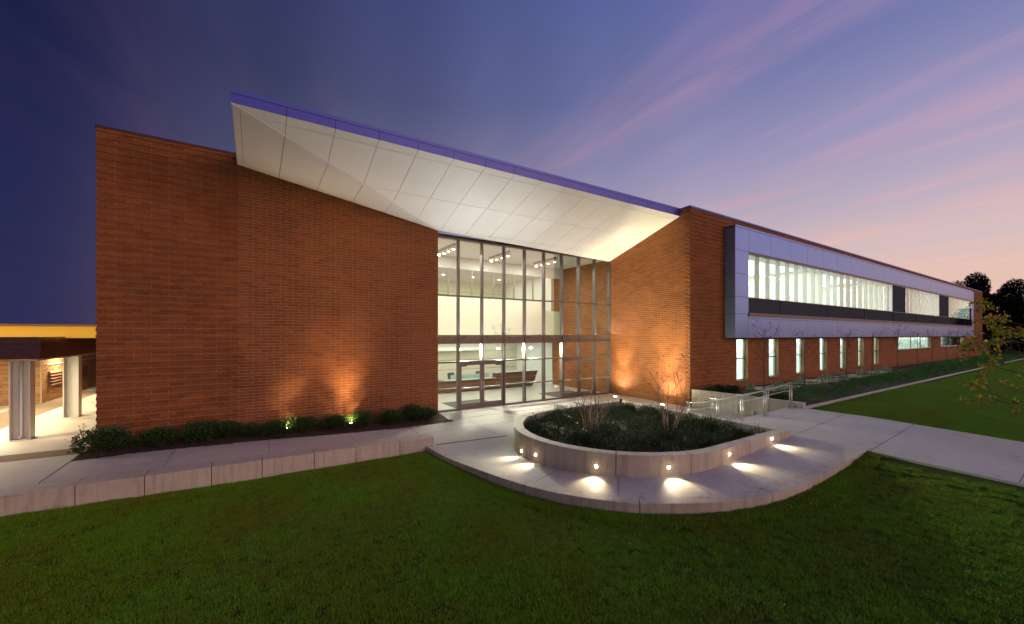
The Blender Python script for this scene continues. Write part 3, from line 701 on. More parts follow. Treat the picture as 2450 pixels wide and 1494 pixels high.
for ri, (xa, xb) in enumerate(((22.5, 34.0), (34.6, 46.4), (50.6, 62.0), (66.8, 78.8))):
    RL = thing('room_light', ((xa+xb)/2, 14.5, 8.2), parent=BLD)
    lamp('AREA', 'room_glow', ((xa+xb)/2, 15.0, 8.15), (0, 0, -1), 1250, (0.90, 1.0, 0.96), RL, size=xb-xa-1, size_y=5, shape='RECTANGLE')
    for k, yy in enumerate((13.4, 16.0)):
        for h_ in range(2):
            x0 = xa+1.0+h_*5.2; x1 = x0+3.9
            T = thing('pendant_light', ((x0+x1)/2, yy, 7.35), f'{["front","rear"][k]} linear pendant light, {["first","second"][h_]} along, in the {roomn[ri]}', 'pendant light', 'classroom pendant lights')
            box('tube', 'lampcool', x0+0.02, x1-0.02, yy-0.09, yy+0.09, 7.44, 7.47, T)
            box('housing', 'white', x0, x1, yy-0.06, yy+0.06, 7.36, 7.438, T)
            for xx in (x0+0.4, x1-0.4):
                m = MB(); m.tube([(xx, yy, 7.47), (xx, yy, 8.249)], 0.008, 5); m.build('cable', 'steel', T)
# clock and whiteboards in the second classroom
T = thing('wall_clock', (40.0, 18.98, 6.4), 'round white wall clock with black rim seen through the ribbon window', 'clock')
# (its wall: the partition between the first two classrooms faces the camera)
WL[T.name] = np.array([34.11, 14.2, 6.3]); T.location = (34.11, 14.2, 6.3)
m = MB(); m.tube([(34.119, 14.2, 6.3), (34.07, 14.2, 6.3)], 0.24, 24); m.build('rim', 'rubber', T)
m = MB(); m.tube([(34.068, 14.2, 6.3), (34.06, 14.2, 6.3)], 0.205, 24); m.build('face', 'whiteboard', T)
m = MB(); m.bar((34.055, 14.2, 6.3), (34.055, 14.2, 6.45), 0.015, 0.006); m.build('minute_hand', 'rubber', T)
m = MB(); m.bar((34.055, 14.2, 6.3), (34.055, 14.1, 6.26), 0.02, 0.006); m.build('hour_hand', 'rubber', T)
box('whiteboard', 'whiteboard', 27.5, 33.4, 18.90, 18.98, 5.4, 6.4, None, label='wide whiteboard on the back wall of the room by the brick tower', cat='whiteboard')

# ---------------------------------------------------------------- ground floor windows
for i, (a, b, c, d_) in enumerate(WIN+WIDE):
    W_ = thing('window', ((a+b)/2, 11.85, c), parent=BLD)
    y0, y1 = 11.83, 11.90
    if b-a < 3:
        xs = [a, b]; zmid = [c, 2.19, d_]
    else:
        xs = [a, a+(b-a)*0.42, a+(b-a)*0.71, b] if i == 7 else [a, a+(b-a)*0.48, b]; zmid = [c, d_]
    for x in xs: box('jamb', 'alum', max(a, x-0.03), min(b, x+0.03), y0, y1, c, d_, W_)
    for z in zmid: box('rail', 'alum', a+0.031, b-0.031, y0+0.003, y1-0.003, max(c, z-0.03), min(d_, z+0.03), W_)
    for x0, x1 in zip(xs[:-1], xs[1:]):
        for z0, z1 in zip(zmid[:-1], zmid[1:]): box('pane', 'bayglass', x0+0.028, x1-0.028, 11.86, 11.868, z0+0.028, z1-0.028, W_)
    box('sill', 'alum', a-0.03, b+0.03, 11.60, 11.825, c-0.07, c-0.004, W_)
    box('reveal', 'oldbrick', b-0.004, b-0.001, 11.69, 11.825, c, d_, W_)
    if b-a < 3: 
        box('blind', 'blind', a+0.02, a+0.45+0.15*rnd.random(), 12.25, 12.27, c, d_-0.02, W_)
box('floor', 'tile', 18.3, 89.0, 11.99, 19.0, 0.5, 0.6, BLD)
for xa, xb, e in ((18.6, 33, 300), (33, 48, 300), (48, 64, 240), (64, 80, 240)):
    RL = thing('room_light', ((xa+xb)/2, 14.5, 4.4), parent=BLD)
    lamp('AREA', 'room_glow', ((xa+xb)/2, 13.0, 4.4), (0, 0, -1), e*2.6, (0.86, 1.0, 0.94), RL, size=xb-xa-1, size_y=1.3, shape='RECTANGLE')
box('ceiling', 'white', 18.3, 89.0, 11.99, 19.0, 4.45, 4.54, BLD)
box('wall', 'blind', 18.3, 89.0, 14.0, 14.1, 0.61, 4.44, BLD, label='white inner wall behind the low windows')
for i in range(3):
    x = 51.5+3.2*i; cb = thing('filing_cabinet', (x, 13.7, 0.6), f'pale filing cabinet, {ORD[i]} of three behind the wide low window', 'cabinet', 'cabinets behind the wide window')
    box('body', 'blind', x-0.5, x+0.5, 13.45, 13.98, 0.604, 2.9, cb)
    for z in (1.2, 1.8, 2.4): box('drawer_gap', 'gap', x-0.49, x+0.49, 13.442, 13.449, z, z+0.02, cb)

# ================================================================ ground levels
def h_front(x, y): return 0.40+0.055*(x-13.8)-0.04*max(0, min(5-y, 12))
def h_plaza(x, y): return float(np.interp(y, [9, 11, 12.5, 15, 16.5], [-0.10, -0.15, -0.13, -0.05, 0.0]))
def H_(x, y):
    t = sstep(7.4, 10.8, y); return h_front(x, y)*(1-t)+h_plaza(x, y)*t
def h_walk(x, y): return -0.06+0.030*max(0, 5.0-x)*sstep(6.0, 3.0, x) if x > -4 else 0.21
def h_walk(x, y):
    return h_plaza(x, y) if x >= 5.0 else h_plaza(5, y)*sstep(-3.4, 5.0, x)+0.21*(1-sstep(-3.4, 5.0, x))
def L_(x, y):
    b = max(-0.30+0.02*max(0, -x), -0.2+0.068*(x-6.5)) if x > -6 else -0.18
    b += 0.075*sstep(12.6, 13.9, x)-0.05*sstep(4, 8, x)
    return b-0.032*max(0, min(5-y, 12))
def grid(name, mat, xs, ys, zf, inside=None, kind='structure', **k):
    m = MB(); idx = {}
    def vid(i, j):
        if (i, j) not in idx:
            idx[(i, j)] = len(m.v); m.v.append((xs[i], ys[j], zf(xs[i], ys[j])))
        return idx[(i, j)]
    for i in range(len(xs)-1):
        for j in range(len(ys)-1):
            if inside and not inside((xs[i]+xs[i+1])/2, (ys[j]+ys[j+1])/2): continue
            m.f.append((vid(i, j), vid(i+1, j), vid(i+1, j+1), vid(i, j+1))); m.t.append(0.5)
    return m.build(name, mat, None, kind=kind, smooth=True, **k)
def ar(a, b, s): n = max(1, int(round((b-a)/s))); return [a+(b-a)*i/n for i in range(n+1)]
def in_poly(x, y, P):
    c = False; j = len(P)-1
    for i in range(len(P)):
        if (P[i][1] > y) != (P[j][1] > y) and x < (P[j][0]-P[i][0])*(y-P[i][1])/(P[j][1]-P[i][1])+P[i][0]: c = not c
        j = i
    return c
def catmull(P, n=8):
    out = []
    for i in range(len(P)-1):
        p0, p1, p2, p3 = P[max(i-1, 0)], P[i], P[i+1], P[min(i+2, len(P)-1)]
        for k in range(n):
            t = k/n
            out.append(tuple(0.5*((2*p1[a])+(-p0[a]+p2[a])*t+(2*p0[a]-5*p1[a]+4*p2[a]-p3[a])*t*t+(-p0[a]+3*p1[a]-3*p2[a]+p3[a])*t**3) for a in (0, 1)))
    out.append(P[-1]); return out
big = grid('ground', 'lawn', ar(-400, 600, 100), ar(-400, 500, 100), lambda x, y: -1.3)
far = grid('ground', 'lawn', ar(84.9, 400, 40), ar(7.16, 300, 40), lambda x, y: 0.50)
# plaza outline (outer face of the low curb)
CURB = catmull([(4.72, 12.42), (4.80, 11.2), (4.98, 9.8), (5.20, 8.55), (5.62, 7.15), (6.40, 5.85), (7.42, 4.92), (8.6, 4.30), (9.9, 3.98), (11.3, 3.89), (12.8, 3.865), (14.27, 3.86)], 6)
def offset(P, d_):
    out = []
    for i in range(len(P)):
        a, b = P[max(i-1, 0)], P[min(i+1, len(P)-1)]; tx, ty = b[0]-a[0], b[1]-a[1]; l = math.hypot(tx, ty)
        out.append((P[i][0]-ty/l*d_, P[i][1]+tx/l*d_))
    return out
CIN = offset(CURB, 0.33)
CMID = offset(CURB, 0.16)
pl_poly = CMID + [(14.0, 3.95), (14.0, 17.0), (4.9, 17.0)]
plaza = grid('plaza', 'paving', ar(4.6, 14.0, 0.14), ar(3.8, 16.86, 0.14), H_, lambda x, y: in_poly(x, y, pl_poly) and not (y > 13.0 and x < 5.0))
path = grid('path', 'paving', ar(14.004, 18.10, 0.4), ar(-14, 7.45, 0.3), lambda x, y: h_front(x, y) if y < 7 else h_front(x, 7.0))
landing = grid('landing', 'paving', ar(14.004, 17.94, 0.4), ar(8.66, 16.86, 0.4), lambda x, y: -0.03*(1-sstep(9, 15, y)))
side = MB()
for i in range(4):                              # entrance steps go down away from the camera
    zt_ = 0.60-0.155*(i+1); y0 = 7.452+0.30*i
    side.box(14.02, 17.94, y0, y0+0.302, -0.3, max(zt_, -0.02))
side.build('steps', 'paving', None, kind='structure')

m = MB(); m.prism([(14.0, -14, -0.9), (14.0, 7.4, -0.3), (14.0, 7.4, h_front(14, 7)-0.004), (14.0, 5, h_front(14, 5)-0.004), (14.0, -7, h_front(14, -7)-0.004), (14.0, -14, h_front(14, -14)-0.004)], (0.1, 0, 0)); m.build('path_edge', 'paving', None, kind='structure')
sidewalk = grid('sidewalk', 'paving', ar(-4.0, 5.0, 0.3), ar(13.05, 16.4, 0.3), h_walk)
court = grid('courtyard', 'paving', ar(-40, -4.0, 2), ar(12.4, 60, 2), lambda x, y: 0.212)
# mulch bed along the blank wall: pointed at both ends
mul = [(-4.05, 14.92), (-3.2, 14.99), (1.34, 15.13), (6.86, 15.02), (6.80, 16.44), (-3.86, 16.44)]
def hm(x, y): return h_walk(x, y)+0.012+0.07*sstep(15.0, 16.2, y)
grid('mulch_bed', 'mulch', ar(-4.2, 7.0, 0.1), ar(14.8, 16.44, 0.08), lambda x, y: hm(x, y)+0.012*math.sin(x*23)*math.sin(y*31), lambda x, y: in_poly(x, y, mul))
# joints sawn into the paving
def joint(pts, hf, wdt=0.012, name='paving_joint'):
    m = MB()
    for (a, b) in zip(pts[:-1], pts[1:]):
        n_ = max(1, int(math.hypot(b[0]-a[0], b[1]-a[1])/0.3))
        tx, ty = b[0]-a[0], b[1]-a[1]; l = math.hypot(tx, ty); nx, ny = -ty/l*wdt/2, tx/l*wdt/2
        for k in range(n_):
            q = [(a[0]+tx*(k+e)/n_, a[1]+ty*(k+e)/n_) for e in (0, 1)]
            m.poly([(x+sx*nx, y+sx*ny, hf(x, y)+0.005) for (x, y), sx in ((q[0], -1), (q[1], -1), (q[1], 1), (q[0], 1))])
    return m.build(name, 'jointdark', None, kind='structure')
PC, PRAD, PTOP = (9.98, 9.02), 3.41, 0.60
def radial(ang):
    p0 = (PC[0]+math.cos(ang)*PRAD, PC[1]+math.sin(ang)*PRAD)
    for q in range(400):
        r_ = PRAD+0.01*q; x, y = PC[0]+math.cos(ang)*r_, PC[1]+math.sin(ang)*r_
        if not in_poly(x, y, CIN+[(14, 3.95), (14, 17), (4.9, 17)]): break
    return [p0, (x, y)]
for a in (196, 222, 247, 270): joint(radial(R(a)), H_)
joint([(12.4, 5.6), (12.4, 4.2)], H_)
for yy in (5.6, 3.8, 1.3, -1.2): joint([(14.0 if yy < 4 else 13.8, yy), (18.1, yy)], lambda x, y: h_front(x, y), 0.014)
joint([(16.05, 7.4), (16.05, -6)], lambda x, y: h_front(x, y) if y < 7 else h_front(x, 7), 0.008)
joint([(5.0, 13.9), (13.9, 13.9)], H_); joint([(5.2, 15.4), (17.9, 15.4)], lambda x, y: H_(x, y) if x < 14 else -0.0, 0.03)
for yy in (14.6,): joint([(5.2, yy), (17.9, yy)], lambda x, y: H_(x, y) if x < 14 else -0.03*(1-sstep(9, 15, y)))
for xx in (6.1, 9.0, 12.0): joint([(xx, 16.8), (xx, 12.6)], H_, 0.008)
for xx in (7.5, 10.5): joint([(xx, 16.8), (xx, 12.6)], H_)
for xx in (-1.9, 0.4, 2.85): joint([(xx, 13.1), (xx, 15.0)], h_walk)
joint([(-4.0, 15.0), (-4.0, 13.1)], lambda x, y: 0.212, 0.02)
m = MB()
for k in range(10):
    x0, x1 = 5.06+0.262*k, 5.06+0.262*(k+1)-0.012; yv = lambda x: 12.44-0.10*(x-5.06)
    zz = max(H_(x0, yv(x0)), H_(x1, yv(x1)))+0.006
    m.poly([(x0, yv(x0)-0.05, zz), (x1, yv(x1)-0.05, zz), (x1, yv(x1)+0.05, zz), (x0, yv(x0)+0.05, zz)])
    m.prism([(x0, yv(x0)-0.05, zz-0.03), (x1, yv(x1)-0.05, zz-0.03), (x1, yv(x1)+0.05, zz-0.03), (x0, yv(x0)+0.05, zz-0.03)], (0, 0, 0.028))
m.build('drain_grate', 'grout', None, label='dark metal trench drain across the plaza beside the planter', cat='drain')

# ---------------------------------------------------------------- low curb round the plaza
def strip_block(name, outer, inner, ztop, zbot, mat, parent, bev=0.012, **k):
    m = MB(); n_ = len(outer); ring = []
    for (o_, i_) in zip(outer, inner):
        zo, zi = ztop(*o_), ztop(*i_)
        dx, dy = i_[0]-o_[0], i_[1]-o_[1]; l = math.hypot(dx, dy); ux, uy = dx/l*bev, dy/l*bev
        zb = zbot(*o_)
        ring.append([(o_[0], o_[1], zb), (o_[0], o_[1], zo-bev), (o_[0]+ux, o_[1]+uy, zo), (i_[0]-ux, i_[1]-uy, zi), (i_[0], i_[1], zi-bev), (i_[0], i_[1], zb)])
    for r_ in ring: m.v += r_
    for a in range(n_-1):
        for q in range(5):
            m.f.append((a*6+q, (a+1)*6+q, (a+1)*6+q+1, a*6+q+1)); m.t.append(0.5)
    m.f.append(tuple(range(6))); m.f.append(tuple(reversed(range((n_-1)*6, n_*6)))); m.t += [0.5, 0.5]
    return m.build(name, mat, parent, **k)
LC = thing('low_curb', (7, 5, -0.3), 'low curved concrete curb edging the plaza above the lawn', 'curb')
cum = [0]
for a, b in zip(CURB[:-1], CURB[1:]): cum.append(cum[-1]+math.hypot(b[0]-a[0], b[1]-a[1]))
def cut(P, Q, s0, s1):
    def at(PP, s):
        for i in range(len(cum)-1):
            if cum[i+1] >= s-1e-9:
                t = (s-cum[i])/(cum[i+1]-cum[i]); return (PP[i][0]+(PP[i+1][0]-PP[i][0])*t, PP[i][1]+(PP[i+1][1]-PP[i][1])*t)
        return PP[-1]
    ss = [s0]+[c for c in cum if s0+0.02 < c < s1-0.02]+[s1]
    return [at(P, s) for s in ss], [at(Q, s) for s in ss]
def s_near(pt): return cum[min(range(len(CURB)), key=lambda i: (CURB[i][0]-pt[0])**2+(CURB[i][1]-pt[1])**2)]
js = [0.0, s_near((5.35, 7.95)), s_near((6.75, 5.5)), s_near((9.3, 4.1)), s_near((11.7, 3.9)), cum[-1]]
for a, b in zip(js[:-1], js[1:]):
    o_, i_ = cut(CURB, CIN, a+0.009 if a else a, b-0.009 if b < cum[-1] else b)
    strip_block('curb_block', o_, i_, lambda x, y: H_(x, y)+0.006, lambda x, y: L_(x, y)-0.15, 'cast', LC)

# ---------------------------------------------------------------- seat wall of concrete blocks
SJ = [-8.6, -7.2, -5.8, -4.5, -3.26, -2.13, -0.88, 0.19, 1.43, 2.55, 3.86, 5.0]
SY0, SY1 = 12.44, 13.06
stop = lambda x, y: 0.14+0.0105*(5-x) if x > -3.3 else 0.227
SW = thing('seat_wall', (0, 12.7, -0.3), 'straight seat wall of cast concrete blocks between lawn and sidewalk', 'wall')
for a, b in zip(SJ[:-1], SJ[1:]):
    xs = [a+0.009, (a+b)/2, b-0.009]
    strip_block('concrete_block', [(x, SY0) for x in xs], [(x, SY1) for x in xs], stop, lambda x, y: -0.5, 'cast', SW, 0.014)
box('joint_filler', 'jointdark', -8.6, 4.98, SY0+0.03, SY1-0.03, -0.5, 0.125, SW)

# ---------------------------------------------------------------- round ended planter
PT = 0.30; PXE, PY0, PY1 = 13.78, PC[1]-PRAD, PC[1]+PRAD
PL = thing('planter', (10.2, 9.0, -0.2), 'rounded raised concrete planter in the middle of the plaza', 'planter')
def planter_pts(a0, a1, n=10): return [R(a0+(a1-a0)*i/n) for i in range(n+1)]
def ringseg(angs, r_): return [(PC[0]+math.cos(a)*r_, PC[1]+math.sin(a)*r_) for a in angs]
zb = lambda x, y: -0.5
pt = lambda x, y: PTOP
dang = 0.009/PRAD
def parc(a0, a1): 
    an = planter_pts(a0, a1, max(3, int(abs(a1-a0)/4))); an[0] += dang; an[-1] -= dang
    o_, i_ = ringseg(an, PRAD), ringseg(an, PRAD-PT)
    return strip_block('concrete_segment', o_, i_, pt, zb, 'cast', PL)
for a, b in ((90, 160), (160, 188), (188, 221), (221, 252), (252, 270)): parc(a, b)
def pstraight(p, q, nx, ny): 
    l = math.hypot(q[0]-p[0], q[1]-p[1]); ux, uy = (q[0]-p[0])/l*0.009, (q[1]-p[1])/l*0.009
    P_ = [(p[0]+ux, p[1]+uy), (q[0]-ux, q[1]-uy)]
    return strip_block('concrete_segment', P_, [(x+nx*PT, y+ny*PT) for x, y in P_], pt, zb, 'cast', PL)
pstraight((9.98, PY0), (11.35, PY0), 0, 1); pstraight((11.35, PY0), (13.15, PY0), 0, 1); pstraight((13.15, PY0), (PXE, PY0), 0, 1)
pstraight((PXE, PY0+PT+0.002), (PXE, 9.2), -1, 0); pstraight((PXE, 9.2), (PXE, PY1-PT-0.002), -1, 0)
pstraight((PXE, PY1), (9.98, PY1), 0, -1)
inner = ringseg([R(90+180*i/24) for i in range(25)], PRAD-PT-0.001)+[(PXE-PT-0.001, PY0+PT+0.001), (PXE-PT-0.001, PY1-PT-0.001)]
def pin(x, y, marg=0.0):
    if x > PXE-PT-marg or y < PY0+PT+marg or y > PY1-PT-marg: return False
    return x > PC[0] or math.hypot(x-PC[0], y-PC[1]) < PRAD-PT-marg
def soil_z(x, y): return 0.36+0.10*math.exp(-((x-10.4)**2+(y-9)**2)/6)+0.02*math.sin(3*x)*math.sin(2.6*y)
m = MB(); m.v = [(x, y, soil_z(x, y)) for x, y in inner]+[(10.4, 9.0, soil_z(10.4, 9))]
for i in range(len(inner)): m.f.append((i, (i+1) % len(inner), len(inner))); m.t.append(0.5)
m.build('soil', 'mulch', PL)
STEP = [((6.655, 9.75), 'far round end'), ((6.57, 8.93), ''), ((7.12, 7.16), ''), ((8.38, 6.01), ''), ((10.31, 5.61), ''), ((12.57, 5.61), '')]
for k, ((x, y), _) in enumerate(STEP):
    dx, dy = (x-PC[0], y-PC[1]) if x < PC[0] else (0, -1)
    l = math.hypot(dx, dy); dx, dy = dx/l, dy/l
    if k == 0: dx, dy = math.cos(R(168)), math.sin(R(168)); x, y = PC[0]+dx*PRAD, PC[1]+dy*PRAD
    elif x < PC[0]: x, y = PC[0]+dx*PRAD, PC[1]+dy*PRAD
    z = H_(x, y)+0.22 if k < 5 else H_(x, y)+0.17
    if k == 0: z = 0.08
    T = thing('step_light', (x, y, z), f'round recessed wall light in the planter face, {ORD[k]} from the glass doors end', 'wall light', 'planter step lights')
    m = MB(); m.tube([(x-dx*0.02, y-dy*0.02, z), (x+dx*0.012, y+dy*0.012, z)], 0.052, 16); m.build('bezel', 'steel', T)
    m = MB(); m.tube([(x+dx*0.013, y+dy*0.013, z), (x+dx*0.03, y+dy*0.03, z)], [0.040, 0.028], 16); m.build('lens', 'lampwarm', T)
    lamp('SPOT', 'step_beam', (x+dx*0.06, y+dy*0.06, z), (dx, dy, -0.62), 80, (1.0, 0.82, 0.52), T, spot_size=R(88), spot_blend=0.9, shadow_soft_size=0.03)

# ---------------------------------------------------------------- cheek wall and handrails at the steps
CK = thing('cheek_wall', (18.1, 9.3, 0.0), 'low pale concrete wall beside the entrance steps', 'wall')
for a, b in ((6.9, 8.7), (8.7, 10.2), (10.2, 11.63)): box('concrete_panel', 'cast', 18.0, 18.24, a+0.005, b-0.005, -0.2, 0.84, CK)
for k, (y, z) in enumerate(((7.25, 0.70), (8.75, 0.18))):
    T = thing('wall_light', (17.98, y, z), 'round steel wall light on the cheek wall, ' + ['one higher up beside the path', 'one lower down beside the steps'][k], 'wall light', 'cheek wall lights')
    m = MB(); m.tube([(17.998, y, z), (17.96, y, z)], [0.085, 0.075], 18); m.build('bezel', 'steel', T)
    m = MB(); m.tube([(17.958, y, z), (17.952, y, z)], 0.05, 14); m.build('lens', 'counter', T)
for k, (x, wh) in enumerate(((14.12, 'next to the planter'), (15.75, 'in the middle of the steps'), (17.78, 'next to the pale cheek wall'))):
    T = thing('handrail', (x, 8.0, 0.0), 'stainless steel handrail with double posts, ' + wh, 'handrail', 'handrails on the entrance steps')
    zt0 = h_front(x, 7.0)
    yt, yb = 7.40, 8.95; top = zt0+0.90; bot = 0.90
    rail_ = [(x, 7.18, top), (x, yt, top), (x, yb, bot), (x, yb+0.42, bot)]
    m = MB(); m.tube(rail_, 0.021, 8); m.build('top_rail', 'steel', T, smooth=True)
    m = MB(); m.tube([(a, b, c-0.24) for a, b, c in rail_[0:3]]+[(x, yb+0.30, bot-0.24)], 0.015, 8); m.build('lower_rail', 'steel', T, smooth=True)
    for y in (7.2, 8.05, 8.95+0.25):
        zt1 = top if y < yt else (bot if y > yb else top+(bot-top)*(y-yt)/(yb-yt))
        zb1 = zt0 if y < 7.45 else (0.60-0.155*2 if y < 8.5 else -0.02)
        for o_ in (0, 0.075):
            m = MB(); m.tube([(x, y+o_, zb1-0.02), (x, y+o_, zt1-0.012)], 0.019, 8); m.build('post', 'steel', T, smooth=True)
        box('foot_plate', 'steel', x-0.06, x+0.06, y-0.05, y+0.125, zb1+0.002, zb1+0.014, T)

# ---------------------------------------------------------------- bed along the classroom wing
bed = grid('planting_bed', 'mulch', ar(18.26, 85, 0.6), ar(7.12, 11.66, 0.4), lambda x, y: 0.575+0.02*math.sin(x*3)*math.sin(y*4))
grid('straw_patch', 'straw', ar(22.0, 46, 0.3), ar(9.9, 11.3, 0.2), lambda x, y: 0.60+0.02*math.sin(x*3)*math.sin(y*4), lambda x, y: math.sin(x*1.1)+math.sin(x*2.7+y*2) > -0.5)
KB = thing('kerb', (40, 7.05, 0.4), 'pale narrow concrete kerb between the planting bed and the far lawn', 'kerb')
xs = [18.25+3.0*i for i in range(23)]
for a, b in zip(xs[:-1], xs[1:]): box('kerb_stone', 'cast', a+0.006, b-0.006, 6.93, 7.11, 0.2, 0.625, KB)

# ================================================================ lawns and grass
rightz = lambda x, y: 0.555-0.04*max(0, min(5-y, 12))+0.02*max(0, min(6, x-18))/6
grid('lawn', 'lawn', ar(-40, -10.2, 2)+ar(-10, 13.985, 0.2), ar(-14, 0, 1)+ar(0.2, 12.43, 0.2), L_, lambda x, y: not in_poly(x, y, CIN+[(14.3, 4.2), (14.3, 20), (4.9, 20)]))
grid('lawn', 'lawn', ar(18.11, 30, 0.5)+ar(32, 300, 8), ar(-60, -14, 8)+ar(-13, 6.92, 0.5), rightz)
def grass_patch(seed, size, nb, hmin, hmax, wd):
    r = random.Random(seed); m = MB()
    for _ in range(nb):
        x, y = r.uniform(-size/2, size/2), r.uniform(-size/2, size/2)
        a = r.uniform(0, 6.283); h = r.uniform(hmin, hmax); l = r.uniform(0.2, 0.9)*h
        dx, dy = math.cos(a), math.sin(a); wx, wy = -dy*wd/2, dx*wd/2
        tone = min(1, max(0, r.gauss(0.45, 0.22))) if r.random() > 0.06 else r.uniform(0.9, 1)
        k = len(m.v)
        m.v += [(x-wx, y-wy, 0), (x+wx, y+wy, 0), (x+dx*l*0.4+wx*0.8, y+dy*l*0.4+wy*0.8, h*0.65), (x+dx*l*0.4-wx*0.8, y+dy*l*0.4-wy*0.8, h*0.65), (x+dx*l, y+dy*l, h)]
        m.f += [(k, k+1, k+2, k+3), (k+3, k+2, k+4)]; m.t += [tone, tone]
    me = bpy.data.meshes.new('grass_tuft'); me.from_pydata(m.v, [], m.f)
    at = me.attributes.new('tone', 'FLOAT', 'FACE'); at.data.foreach_set('value', m.t); me.materials.append(M['grass'])
    return me
pcol = bpy.data.collections.new('grass_tufts')
for i in range(5):
    o = bpy.data.objects.new('grass_tuft', grass_patch(50+i, 0.46, 900, 0.018, 0.046, 0.0042)); pcol.objects.link(o)
def grass_object(name, pts, label):
    me = bpy.data.meshes.new(name); P = np.array([p[:3] for p in pts]); c = P.mean(0); me.from_pydata((P-c).tolist(), [], [])
    for an, vals in (('rz', [p[3] for p in pts]), ('sc', [p[4] for p in pts])):
        at = me.attributes.new(an, 'FLOAT', 'POINT'); at.data.foreach_set('value', vals)
    o = put(me, name, c, kind='stuff', label=label, cat='grass')
    ng = bpy.data.node_groups.new('scatter', 'GeometryNodeTree')
    ng.interface.new_socket('Geometry', in_out='INPUT', socket_type='NodeSocketGeometry'); ng.interface.new_socket('Geometry', in_out='OUTPUT', socket_type='NodeSocketGeometry')
    gi = ng.nodes.new('NodeGroupInput'); go = ng.nodes.new('NodeGroupOutput')
    ip = ng.nodes.new('GeometryNodeInstanceOnPoints'); ci = ng.nodes.new('GeometryNodeCollectionInfo')
    ci.inputs['Collection'].default_value = pcol; ci.inputs['Separate Children'].default_value = True; ci.inputs['Reset Children'].default_value = True
    ip.inputs['Pick Instance'].default_value = True
    na = ng.nodes.new('GeometryNodeInputNamedAttribute'); na.data_type = 'FLOAT'; na.inputs['Name'].default_value = 'rz'
    ns = ng.nodes.new('GeometryNodeInputNamedAttribute'); ns.data_type = 'FLOAT'; ns.inputs['Name'].default_value = 'sc'
    cx = ng.nodes.new('ShaderNodeCombineXYZ'); ng.links.new(na.outputs[0], cx.inputs[2])
    ng.links.new(gi.outputs[0], ip.inputs['Points']); ng.links.new(ci.outputs[0], ip.inputs['Instance'])
    ng.links.new(cx.outputs[0], ip.inputs['Rotation']); ng.links.new(ns.outputs[0], ip.inputs['Scale']); ng.links.new(ip.outputs[0], go.inputs[0])
    md = o.modifiers.new('scatter', 'NODES'); md.node_group = ng
    return o
rg = random.Random(11)
def seen(x, y, z, mg=0.12):
    D = projd(x, y)
    if D < 0.8: return False
    Nn = x*math.sin(TH)-y*math.cos(TH); u = 955*Nn/D; wv = -955*(z-CAMZ)/D
    return abs(u) < 1225*(1+mg)+60 and wv < 692*(1+mg)+60
cp_ = CURB+[(14.27, 20), (4.7, 20)]
pts = []
x = -10.0
while x < 13.9:
    y = -1.5
    while y < 12.35:
        xx, yy = x+rg.uniform(-0.09, 0.09), y+rg.uniform(-0.09, 0.09); z = L_(xx, yy)
        if yy < 12.25 and xx < 13.72 and seen(xx, yy, z) and not in_poly(xx, yy, cp_): pts.append((xx, yy, z-0.004, rg.uniform(0, 6.28), rg.uniform(0.85, 1.2)))
        y += 0.29
    x += 0.29
for i in range(0, len(CURB)-1):
    for q in range(4):
        t_ = (q+rg.random())/4; cx_, cy_ = CURB[i][0]+(CURB[i+1][0]-CURB[i][0])*t_, CURB[i][1]+(CURB[i+1][1]-CURB[i][1])*t_
        tx_, ty_ = CURB[i+1][0]-CURB[i][0], CURB[i+1][1]-CURB[i][1]; l_ = math.hypot(tx_, ty_)
        xx, yy = cx_+ty_/l_*0.10, cy_-tx_/l_*0.10
        if rg.random() < 0.7: pts.append((xx, yy, L_(xx, yy)-0.005, rg.uniform(0, 6.28), rg.uniform(0.9, 1.7)))
for i in range(70):
    xx = rg.uniform(-8, 4.8); pts.append((xx, 12.33, L_(xx, 12.33)-0.005, rg.uniform(0, 6.28), rg.uniform(0.9, 1.7)))
grass_object('grass', pts, 'short dark mown grass of the near lawn sloping below the curb')
pts = []
x = 18.35
while x < 75:
    st = 0.33 if x < 34 else (0.55 if x < 50 else 0.9)
    y = -2.0
    while y < 6.75:
        xx, yy = x+rg.uniform(-0.1, 0.1), y+rg.uniform(-0.1, 0.1); z = rightz(xx, yy)
        if seen(xx, yy, z) and xx > 18.38 and yy < 6.7: pts.append((xx, yy, z-0.004, rg.uniform(0, 6.28), rg.uniform(0.85, 1.2)*st/0.33*(1 if st < 0.5 else 0.8)))
        y += st
    x += st
grass_object('grass', pts, 'brighter mown grass of the far lawn beyond the path')

